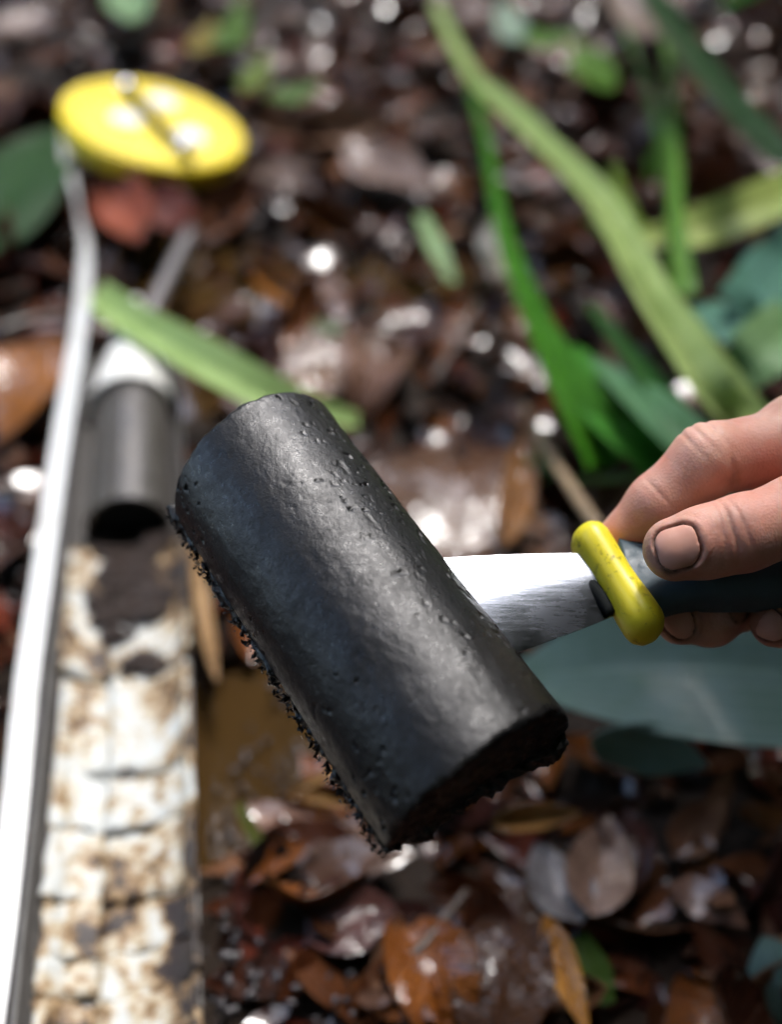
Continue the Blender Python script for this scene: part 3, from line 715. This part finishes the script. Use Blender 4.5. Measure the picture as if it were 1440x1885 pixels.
lo = fbm(U * 28, Wd * 28, Nn * 28, 2, 2); hi = fbm(U * 260, Wd * 420, Nn * 420, 4, 3); mid = fbm(U * 110, Wd * 160, Nn * 160, 6, 2)
rad = np.sqrt(Wd ** 2 + Nn ** 2)
cyl = rad - CR - lo * .00045 - mid * .00007 - hi * .00009
tex = np.clip((Wd / CR) * 1.2 + .1, 0, 1)                               # the right flank is more broken
pit = fbm(U * 560, Wd * 560, Nn * 560, 31, 2); pm = np.clip(fbm(U * 35, Wd * 35, Nn * 35, 33, 2) + .15, 0, 1)
cyl = cyl + np.clip(pit - .66, 0, 1) * .0040 * pm + tex * np.clip(hi - .45, 0, 1) * .0014
endn = U - CL / 2 + .0015 - mid * .0008 - hi * .0005 - lo * .0015 + (Wd + .004) * .06
endf = -U - CL / 2 - Wd * .10 - mid * .0006 - hi * .0003 + (Wd / CR) ** 2 * .002
d = np.maximum(cyl, np.maximum(endn, endf))
k = .0022; d = -smin(-cyl, -np.maximum(endn, endf), k)
d = np.maximum(d, -Nn + mid * .0004 + .0006)
edge = hi * .0017 + mid * .0017 + lo * .0015
lay = np.maximum(np.maximum(np.abs(Wd + .0008) - CR + .0004 - edge, np.abs(Nn + .0028) - .0030 - mid * .0006), np.maximum(np.abs(U) - CL / 2 + .001 - edge * .8, -10 + 0 * U))
d = np.minimum(d, lay)
d_full[sel] = d; d = d_full
V, Fq = surface_nets(d, au, aw, an)
n = N('peat_core'); co = n.coord()
f = n.noise(co, 45, 5, .6); g = n.noise(co, 1100, 4, .7); g2 = n.noise(n.coord(scale=(.35, 1, 1)), 320, 5, .6)
n.col(n.mix(n.mapr(f, .35, .65, 0, 1), (.0045, .0045, .0047), (.009, .0088, .0086)))
gr = n.noise(co, 420, 5, .75); big = n.noise(co, 60, 4, .6)
n.rough(n.mapr(n.math('ADD', n.math('MULTIPLY', gr, .6), n.math('MULTIPLY', big, .4)), .38, .62, .24, .46))
n.link(n.mapr(n.math('ADD', n.math('MULTIPLY', gr, .5), n.math('MULTIPLY', big, .5)), .36, .64, .48, .24), n.b.inputs['Specular IOR Level'])
n.normal(n.bump(g, .7, .00026, n.bump(gr, .2, .0003))); M['core'] = n.m
core = obj('peat_core', mesh('peat_core', V, Fq), M['core'])
CM = Matrix(((a_[0], cw[0], cn[0], F0[0]), (a_[1], cw[1], cn[1], F0[1]), (a_[2], cw[2], cn[2], F0[2]), (0, 0, 0, 1)))
if np.dot(np.cross(a_, cw), cn) < 0: core.data.flip_normals()
core.matrix_world = CM
tag(core, 'black half round peat core with ragged lower edge resting on the putty knife blade', 'peat core')
# crumbs hanging on the ragged lower edge
V, F, off = [], [], 0
for k in range(700):
    u = random.uniform(-.5, .5) * CL * .98; wv = -CR + random.gauss(-.0002, .0010); nv = random.uniform(-.0062, -.0008); r = random.uniform(.0003, .0015)
    q = RNG.normal(size=(4, 3)); q = q / np.linalg.norm(q, axis=1)[:, None] * r * RNG.uniform(.5, 1.4, (4, 1))
    V.append(q + [u, wv, nv]); F += [tuple(off + i for i in t) for t in ((0, 1, 2), (0, 2, 3), (0, 3, 1), (1, 3, 2))]; off += 4
o = obj('edge_crumbs', mesh('edge_crumbs', np.vstack(V), F, smooth=False), M['core']); o.parent = core; tag(o, kind='stuff')

knife = empty('putty_knife'); tag(knife, 'putty knife with steel blade, yellow bolster and dark handle held under the core', 'putty knife')
B0 = F0 - cn * .0064
# blade
def hp(px, py): return HIT(px, py, B0, cn)
top = catmull([hp(1075, 1028), hp(1000, 1029), hp(900, 1032), hp(825, 1036), hp(640, 1046)], 24)
bot = catmull([hp(1150, 1122), hp(1095, 1145), hp(1020, 1173), hp(945, 1202), hp(770, 1270)], 24)
V, F = [], []
for i in range(24):
    for j in range(9): V.append(top[i] + (bot[i] - top[i]) * j / 8 + cn * (.0016 * math.sin(math.pi * j / 8) - .0017 * (j / 4 - 1)))
for i in range(23):
    for j in range(8): a = i * 9 + j; F.append((a, a + 1, a + 10, a + 9))
V, F, _ = thick(np.array(V), np.array(F), np.zeros((len(V), 2)), .0011)
n = N('blade_steel'); co = n.coord(scale=(.12, 1, 1)); g = n.noise(co, 900, 4, .7); f = n.noise(n.coord(), 40, 2, .5)
n.col(n.mix(n.mapr(f, .4, .75, 0, 1), (.32, .345, .375), (.18, .195, .22))); n.set(Metallic=1.0); n.rough(n.mapr(n.math('ADD', n.math('MULTIPLY', f, .6), n.math('MULTIPLY', g, .4)), .35, .65, .12, .30))
n.normal(n.bump(f, .10, .003, n.bump(g, .15, .0003))); M['blade'] = n.m
obj('blade', mesh('blade', V, F, sharp=40), M['blade'], knife)
# bolster: a rounded bar across the blade
e0, e1 = hp(1088, 1003), hp(1184, 1150)
L = np.linalg.norm(e1 - e0); bd = (e1 - e0) / L
tt = np.concatenate([[-.0062, -.0058, -.0045, -.0025], np.linspace(0, L, 12), [L + .0025, L + .0045, L + .0058, L + .0062]])
def brad(t):
    base = .0064 - .0005 * math.sin(math.pi * min(max(t / L, 0), 1)) ** 2
    e = max(-t, t - L, 0); return math.sqrt(max(1e-9, .0062 ** 2 - e ** 2)) * base / .0062
V, F = loft(np.array([e0 + bd * t + cn * .001 for t in tt]), [brad(t) * 1.5 for t in tt], [brad(t) * 1.05 for t in tt], side=cn, seg=28)
n = N('yellow_bolster'); co = n.coord(); f = n.noise(co, 160, 5, .65)
n.col(n.mix(n.mapr(f, .57, .70, 0, .85), (.74, .63, .025), (.03, .025, .012))); n.set(Roughness=.4, Subsurface_Weight=.15, Subsurface_Radius=(.002, .0015, .0005), Subsurface_Scale=1.0); n.normal(n.bump(n.noise(co, 500, 3), .15, .0003)); M['bolster'] = n.m
obj('bolster', mesh('bolster', V, F), M['bolster'], knife)
# slot plate where the blade enters
f0, f1 = hp(1098, 1062), hp(1144, 1124); sv_ = unit(f1 - f0); out = unit(np.cross(cn, sv_)); out = out if out[0] < 0 else -out
V, F = loft(np.array([f0 + (f1 - f0) * t + out * .0034 + cn * .0012 for t in np.linspace(0, 1, 8)]), [.0010, .0018, .0022, .0023, .0022, .0020, .0017, .0010], [.0022] * 8, side=cn, seg=16)
obj('slot', mesh('slot', V, F), M['black_rubber'], knife)
# handle
HC = (e0 + e1) / 2
hd = unit(hp(1440, 1068) - HC); hs = unit(np.cross(cn, hd))
prof = [(.002, .0172, .0058), (.006, .0162, .0062), (.012, .0132, .0072), (.018, .0108, .0082), (.026, .0094, .0092), (.04, .0092, .0095), (.06, .0100, .0098), (.085, .0112, .0100), (.108, .0115, .0098), (.116, .0095, .008), (.120, .004, .0035)]
dev = unit(hp(1300, 1068) - HC)
V, F = loft([HC + hd * s + cn * .0012 - cn * .002 * min(1, s / .03) for s, _, _ in prof], [a for _, a, _ in prof], [b for _, _, b in prof], side=hs, n=44, seg=32, power=2.4)
M['handle'] = simple('dark_teal_rubber', (.03, .06, .078), .5, var=.35, scale=160, bump=.25, bdist=.0004)
obj('handle', mesh('handle', V, F), M['handle'], knife)
dh = float(np.dot(hp(1250, 1068) - CAM, FWD)); print('handle depth', dh, 'core z', F0[2], 'reel z', rc[2])

# ------------------------------------------------------------------ the person: hand, sleeve, crouching body
def HP(px, py, o): return P(px, py, dh + o)
FING = {
 'index': [(1640, 850, .020, 15), (1470, 820, .008, 13.2), (1305, 846, .001, 11.6), (1212, 928, .006, 9.9), (1140, 995, .013, 8)],
 'thumb': [(1900, 980, .018, 19), (1640, 905, -.008, 15), (1480, 945, -.020, 12.2), (1365, 982, -.0215, 11.4), (1300, 998, -.021, 10.7), (1244, 1011, -.0205, 9.9)],
 'middle': [(1680, 940, .034, 14.5), (1450, 1010, .036, 10.8), (1370, 1108, .020, 9.0), (1310, 1140, .010, 8.6), (1252, 1143, .003, 7.8)],
 'ring': [(1720, 1020, .036, 14), (1590, 1090, .036, 10.4), (1520, 1142, .018, 9.0), (1480, 1150, .008, 8.6), (1428, 1147, .001, 8.0)],
 'little': [(1770, 1090, .036, 12.5), (1690, 1160, .034, 9), (1640, 1180, .016, 8.2), (1580, 1180, .004, 7.4)],
}
WR = HP(2180, 1010, .035); EL = HP(3450, 960, .10)
axx = np.concatenate([np.arange(.052, .145, .00052), .145 + np.cumsum(.00052 * 1.06 ** np.arange(1, 60))]); axx = axx[axx < .56]
if axx[-1] < .56: axx = np.concatenate([axx, np.arange(axx[-1] + .012, .57, .012)])
allp = [HP(a, b, c) for fgs in FING.values() for a, b, c, r in fgs] + [WR, EL]
mn, mx = np.min(allp, axis=0) - .024, np.max(allp, axis=0) + .03
mn[1:] = np.min([p for p in allp], axis=0)[1:] - .045; mx[1:] = np.max(allp, axis=0)[1:] + .045
ayy = np.arange(mn[1], mx[1], .0007); azz = np.arange(mn[2], mx[2], .0007)
X, Y, Z = np.meshgrid(axx.astype(np.float32), ayy.astype(np.float32), azz.astype(np.float32), indexing='ij')
hand = None; fd = {}
for nm, js in FING.items():
    f = None
    for (a, b) in zip(js[:-1], js[1:]):
        c = rcone(X, Y, Z, HP(*a[:3]), HP(*b[:3]), a[3] / 1000, b[3] / 1000); f = c if f is None else smin(f, c, .004)
    fd[nm] = f; hand = f if hand is None else smin(hand, f, .0022)
for nm in ('index', 'middle', 'ring', 'little'):
    a = FING[nm][0]; hand = smin(hand, rcone(X, Y, Z, HP(*a[:3]), WR + (HP(*a[:3]) - WR) * .12, a[3] / 1000, .020), .010)
hand = smin(hand, rcone(X, Y, Z, HP(*FING['thumb'][0][:3]), WR, .019, .022), .012)
hand = smin(hand, rcone(X, Y, Z, WR, EL, .026, .042), .012)
hand = smin(hand, rcone(X, Y, Z, HP(1480, 800, .008), HP(1640, 850, .020), .0145, .016), .006)
# skin creases and knuckle wrinkles
def crease(hand, c, axisv, depth, wdt, extent):
    c = np.asarray(c); t = (X - c[0]) * axisv[0] + (Y - c[1]) * axisv[1] + (Z - c[2]) * axisv[2]
    dd = (X - c[0]) ** 2 + (Y - c[1]) ** 2 + (Z - c[2]) ** 2
    return hand + depth * np.exp(-(t / wdt) ** 2) * np.exp(-dd / extent ** 2)
thd = unit(HP(1244, 1011, -.0205) - HP(1365, 982, -.0215))
for k, (ofs, dp) in enumerate(((-.0035, .0005), (0, .0008), (.003, .0005))):
    hand = crease(hand, HP(1350, 972, -.033) + thd * ofs, unit(thd + .12 * (k - 1) * UPV), dp, .0007, .010)
ixd = unit(HP(1212, 928, .006) - HP(1305, 846, .001))
for ofs, dp in ((-.004, .0006), (.0, .0006), (.004, .0005)):
    hand = crease(hand, HP(1290, 800, -.002) + ixd * ofs, ixd, dp, .0008, .010)
hand = crease(hand, HP(1212, 905, -.002), ixd, .0004, .0008, .007)
hand = crease(hand, HP(1360, 890, -.010), unit(RGT + .3 * UPV), .0012, .0012, .008)
# nails: a plate proud of the finger inside a groove
NAILS = []
def nail(c, t, m, ln, wd, f):
    global hand
    t = unit(t); m = unit(m - t * np.dot(m, t)); s = np.cross(m, t)
    rel = (X - c[0], Y - c[1], Z - c[2]); A = sum(r * k for r, k in zip(rel, t)); B = sum(r * k for r, k in zip(rel, s)); D = sum(r * k for r, k in zip(rel, m)) + .005
    q = .0042; qa = np.abs(A) - ln / 2 + q; qb = np.abs(B) - wd / 2 + q
    d2 = np.sqrt(np.maximum(qa, 0) ** 2 + np.maximum(qb, 0) ** 2) + np.minimum(np.maximum(qa, qb), 0) - q
    top_ = np.clip(D / .002, 0, 1)
    hand = hand + .0010 * np.exp(-(d2 / .0006) ** 2) * top_ + .0016 * np.clip(-d2 / .0008, 0, 1) * top_
    hand = hand - .0005 * np.exp(-((d2 - .0018) / .0012) ** 2) * top_
    pl = np.maximum(np.maximum(f - .00025 + .00035 * (2 * B / wd) ** 4, -(f + .0030)), np.maximum(d2 + .0002, -D))
    NAILS.append((pl, c, t, s, ln, wd))
nail(HP(1249, 1003, -.030), unit(HP(1244, 1011, -.0205) - HP(1365, 982, -.0215)), camvec(-.12, .38, 1), .0122, .0126, fd['thumb'])
nail(HP(1252, 1150, -.0045), unit(HP(1252, 1143, .003) - HP(1310, 1140, .010)), camvec(-.1, -.75, .75), .0095, .0098, fd['middle'])
nail(HP(1420, 1158, -.007), unit(HP(1428, 1147, .001) - HP(1480, 1150, .008)), camvec(-.1, -.35, .9), .0105, .0105, fd['ring'])
V, Fq = surface_nets(hand, axx, ayy, azz)
# dirt worked into grooves and fingertips
dirt = np.zeros(len(V))
for pl, c, t, s, ln, wd in NAILS:
    r = V - c; A = r @ t; B = r @ s; q = .0042; qa = np.abs(A) - ln / 2 + q; qb = np.abs(B) - wd / 2 + q
    d2 = np.sqrt(np.maximum(qa, 0) ** 2 + np.maximum(qb, 0) ** 2) + np.minimum(np.maximum(qa, qb), 0) - q
    D = np.linalg.norm(r, axis=1)
    dirt = np.maximum(dirt, np.exp(-(d2 / .0010) ** 2) * (D < .016)); dirt = np.maximum(dirt, .35 * np.exp(-(np.maximum(d2, 0) / .004) ** 2) * (D < .016))
for c, r in ((HP(1345, 965, -.033), .006), (HP(1205, 1000, -.024), .007), (HP(1215, 1050, -.02), .008), (HP(1360, 890, -.01), .005)):
    dirt = np.maximum(dirt, .5 * np.exp(-np.sum((V - c) ** 2, axis=1) / r ** 2))
n = N('skin'); co = n.coord(); f = n.noise(co, 70, 4, .6); g = n.noise(co, 420, 4, .65)
dv = n.new('Attribute', attribute_name='dirt').outputs['Fac']
base = n.mix(n.mapr(n.noise(co, 32, 3), .4, .62, 0, .75), n.mix(n.mapr(f, .35, .65, 0, 1), (.54, .275, .20), (.64, .375, .285)), (.54, .21, .15))
dm = n.math('MULTIPLY', dv, n.mapr(n.noise(co, 260, 4, .7), .3, .6, .45, 1.0))
n.col(n.mix(dm, base, (.045, .025, .016)))
n.set(Subsurface_Weight=.5, Subsurface_Radius=(.006, .0025, .0014), Subsurface_Scale=.5, Specular_IOR_Level=.4)
n.rough(n.mapr(g, .3, .7, .48, .65))
vo = n.new('TexVoronoi'); vo.inputs['Scale'].default_value = 1100; n.link(co, vo.inputs['Vector'])
n.normal(n.bump(vo.outputs['Distance'], .25, .0004, n.bump(g, .3, .0005))); M['skin'] = n.m
person = empty('person', (0.75, .42, 0)); tag(person, 'crouching person reaching in from the side, bare hand gripping the putty knife', 'person')
hand_o = obj('hand', mesh('hand', V, Fq, attr={'dirt': dirt}), M['skin'], person)
n = N('nail'); co = n.coord(); n.col(n.mix(n.noise(co, 200, 3), (.52, .25, .185), (.62, .35, .27))); n.set(Roughness=.4, Specular_IOR_Level=.25, Subsurface_Weight=.2, Subsurface_Radius=(.003, .0015, .001), Subsurface_Scale=.5); n.normal(n.bump(n.noise(co, 500, 3), .1, .0003)); M['nail'] = n.m
for pl, c, t, s, ln, wd in NAILS:
    i0, i1 = np.searchsorted(axx, c[0] - .014), np.searchsorted(axx, c[0] + .014); j0, j1 = np.searchsorted(ayy, c[1] - .016), np.searchsorted(ayy, c[1] + .016); k0, k1 = np.searchsorted(azz, c[2] - .016), np.searchsorted(azz, c[2] + .016)
    v, q = surface_nets(pl[i0:i1, j0:j1, k0:k1], axx[i0:i1], ayy[j0:j1], azz[k0:k1])
    o = obj('fingernail', mesh('fingernail', v, q), M['nail']); o.parent = hand_o

# the rest of the crouching person, outside the photograph
def blob(name, cones, step, mat, k=.03):
    pts = np.array([p for c in cones for p in (c[0], c[1])]); lo_, hi_ = pts.min(0) - .26, pts.max(0) + .26
    A_ = [np.arange(lo_[i], hi_[i], step) for i in range(3)]; gx_, gy_, gz_ = np.meshgrid(*[a.astype(np.float32) for a in A_], indexing='ij'); f = None
    for a, b, ra, rb in cones:
        c = rcone(gx_, gy_, gz_, np.array(a), np.array(b), ra, rb); f = c if f is None else smin(f, c, k)
    v, q = surface_nets(f, *A_); return obj(name, mesh(name, v, q), mat, person)
M['jacket'] = simple('dark_jacket', (.03, .04, .035), .7, var=.3); M['trousers'] = simple('dark_trousers', (.03, .028, .025), .75, var=.3)
M['hair'] = simple('dark_hair', (.02, .014, .01), .5, var=.5); M['boot'] = simple('rubber_boot', (.02, .03, .025), .35)
W1 = WR + (EL - WR) * .35
blob('jacket', [(W1, EL, .036, .050), (EL, (.86, .62, .78), .050, .065), ((.86, .62, .78), (.86, .25, .78), .075, .075), ((.84, .44, .80), (1.0, .44, .42), .15, .15), ((.86, .25, .78), (.62, .16, .55), .062, .05), ((.62, .16, .55), (.66, .30, .47), .045, .04)], .012, M['jacket'])
blob('trousers', [((1.0, .36, .36), (.68, .27, .46), .10, .075), ((.68, .27, .46), (.92, .27, .12), .072, .05), ((1.0, .54, .36), (.68, .66, .46), .10, .075), ((.68, .66, .46), (.92, .66, .12), .072, .05), ((1.02, .36, .36), (1.02, .54, .36), .13, .13)], .012, M['trousers'])
for yy in (.27, .66): blob('boot', [((.92, yy, .14), (.93, yy, .05), .056, .05), ((.93, yy, .04), (.76, yy, .035), .045, .04)], .012, M['boot'])
blob('head', [((.82, .44, .92), (.79, .44, 1.0), .055, .055), ((.77, .44, 1.09), (.74, .44, 1.05), .10, .085), ((.66, .44, 1.06), (.665, .44, 1.04), .012, .016), ((.76, .34, 1.06), (.76, .34, 1.03), .02, .014), ((.76, .54, 1.06), (.76, .54, 1.03), .02, .014)], .008, M['skin'], .015)
blob('hair', [((.79, .44, 1.12), (.83, .44, 1.08), .102, .095)], .01, M['hair'])

# ------------------------------------------------------------------ unseen forest, crowns placed to block the sky and leave bright gaps
M['bark'] = simple('bark', (.07, .05, .035), .8, var=.5, scale=12, bump=.9, bdist=.01)
n = N('canopy_leaf'); f = n.noise(n.coord(), 3, 3); n.col(n.mix(f, (.03, .07, .012), (.06, .12, .02))); n.set(Roughness=.45)
tr_ = n.new('BsdfTranslucent'); tr_.inputs[0].default_value = (.05, .11, .01, 1); mx_ = n.new('MixShader'); mx_.inputs[0].default_value = .3
n.link(n.b.outputs[0], mx_.inputs[1]); n.link(tr_.outputs[0], mx_.inputs[2]); n.link(mx_.outputs[0], n.out.inputs[0]); M['canopy'] = n.m
def crown_mesh(seed, R, H, cl, per, size):
    r = np.random.default_rng(seed); V, F = [], []; o_ = 0
    q = np.array([(-.5, 0, 0), (0, -.22, .04), (.5, 0, -.06), (0, .22, .04)])
    for c in range(cl):
        d_ = r.normal(size=3); d_ = d_ / np.linalg.norm(d_) * r.uniform(.35, 1) ** .6 * np.array([R, R, H])
        for k in range(per):
            p = d_ + r.normal(size=3) * np.array([R, R, H]) * .16; A_ = np.linalg.qr(r.normal(size=(3, 3)))[0]; A_ = A_ * np.array([1, 1, 1])
            V.append((q * size * r.uniform(.7, 1.4)) @ A_.T + p); F.append((o_, o_ + 1, o_ + 2, o_ + 3)); o_ += 4
    return mesh('crown', np.vstack(V), np.array(F), smooth=False)
CR_ME = [crown_mesh(5, 2.3, 1.5, 60, 40, .34), crown_mesh(6, 2.0, 1.8, 55, 40, .34)]
SH_ME = [crown_mesh(8, .75, .8, 40, 24, .2)]
def trunk_mesh(h_, r_):
    V, F = loft([(0, 0, -.3), (.03, .02, h_ * .3), (-.04, .05, h_ * .65), (.02, 0, h_)], [r_ * 1.4, r_, r_ * .8, r_ * .4], n=16, seg=12); return mesh('trunk', V, F)
TR_ME = [trunk_mesh(6, .16), trunk_mesh(7, .12)]
def tree(az, dist, hgt, k, label, sc=1.0):
    x_, y_ = math.sin(math.radians(az)) * dist, .5 + math.cos(math.radians(az)) * dist
    t = empty('unseen_tree', (x_, y_, 0)); tag(t, label, 'tree', 'unseen trees placed for the light')
    o1 = obj('trunk', TR_ME[k], M['bark']); o1.parent = t; o1.scale = (1, 1, hgt / (6 + k))
    o2 = obj('crown', CR_ME[k], M['canopy']); o2.parent = t; o2.location = (0, 0, hgt); o2.scale = (sc, sc, sc); o2.rotation_euler = (0, 0, az)
for i, (az, di, hg, sc) in enumerate([(0, 8, 3.4, 1.0), (-8, 6.0, 6.8, .75), (-35, 9, 4.0, 1.1), (35, 8, 4.5, 1.1), (34, 4.6, 5.6, .7), (60, 7, 4.0, 1.1), (95, 5, 3.8, 1.1), (118, 3.6, 4.5, 1.2), (150, 3.2, 4.6, 1.25), (182, 3.2, 4.6, 1.25), (215, 3.4, 4.6, 1.2), (240, 4.2, 4.2, 1.1), (180, 1.3, 5.6, .8), (-100, 2.9, 4.5, .62), (-70, 10, 3.0, .9), (-115, 9, 3.0, .9), (110, 1.6, 6.2, .6), (-13, 2.35, 6.4, .36), (-60, 5, 5.4, .95), (-74, 4.4, 6.2, .75), (70, 4.2, 5.6, .95), (-34, 3.8, 6.2, .6), (-50, 8, 2.2, 1.0), (-18, 7, 2.0, .9), (16, 6.5, 2.2, .9), (-112, 5, 5.0, .9), (-38, 6.5, 5.2, .9)]):
    tree(az, di, hg, i % 2, ['broad crowned forest tree', 'slender forest tree'][i % 2] + ' placed out of view to shape the sky light', sc)
def shrub(az, dist, sc):  # unseen shrubs, ringed round to block light from the low sky
    x_, y_ = math.sin(math.radians(az)) * dist, .5 + math.cos(math.radians(az)) * dist
    t = empty('unseen_shrub', (x_, y_, 0)); tag(t, 'leafy shrub placed out of view to block the low sky', 'shrub', 'unseen shrubs placed for the light')
    o2 = obj('foliage', SH_ME[0], M['canopy']); o2.parent = t; o2.location = (0, 0, .8 * sc); o2.scale = (sc, sc, sc); o2.rotation_euler = (0, 0, az)
    V, F = loft([(0, 0, -.2), (.03, 0, .4), (0, .04, .9 * sc)], [.04, .03, .02], n=8, seg=8); o1 = obj('stem', mesh('stem', V, F), M['bark']); o1.parent = t
for i, (az, di, sc) in enumerate([(5, 5.5, 1.2), (28, 4.4, 1.3), (50, 3.2, 1.3), (72, 2.6, 1.2), (95, 2.5, 1.2), (118, 2.2, 1.2), (140, 2.3, 1.2), (165, 2.2, 1.2), (190, 2.3, 1.2), (215, 2.5, 1.2), (240, 3.2, 1.2), (-20, 6.5, 1.2), (-42, 7, 1.2)]): shrub(az, di, sc)

# unseen shrub added above the view to shade the near right ground
n_leaf = crown_mesh(17, .40, .20, 70, 44, .11)
ov = empty('shade_shrub', (1.05, 1.35, 0)); tag(ov, 'unseen leafy shrub added to shade the right side of the ground', 'shrub')
V, F = loft([(1.05, 1.35, -.05), (1.0, 1.3, .5), (.85, 1.1, .9), (.64, .78, .98)], [.03, .026, .018, .008], n=20, seg=10); obj('stem', mesh('stem', V, F), M['bark'], ov)
o = obj('foliage', n_leaf, M['canopy'], ov); o.matrix_basis = Matrix.Translation((.62, .74, .92)) @ Matrix.Diagonal((1, .8, 1, 1))
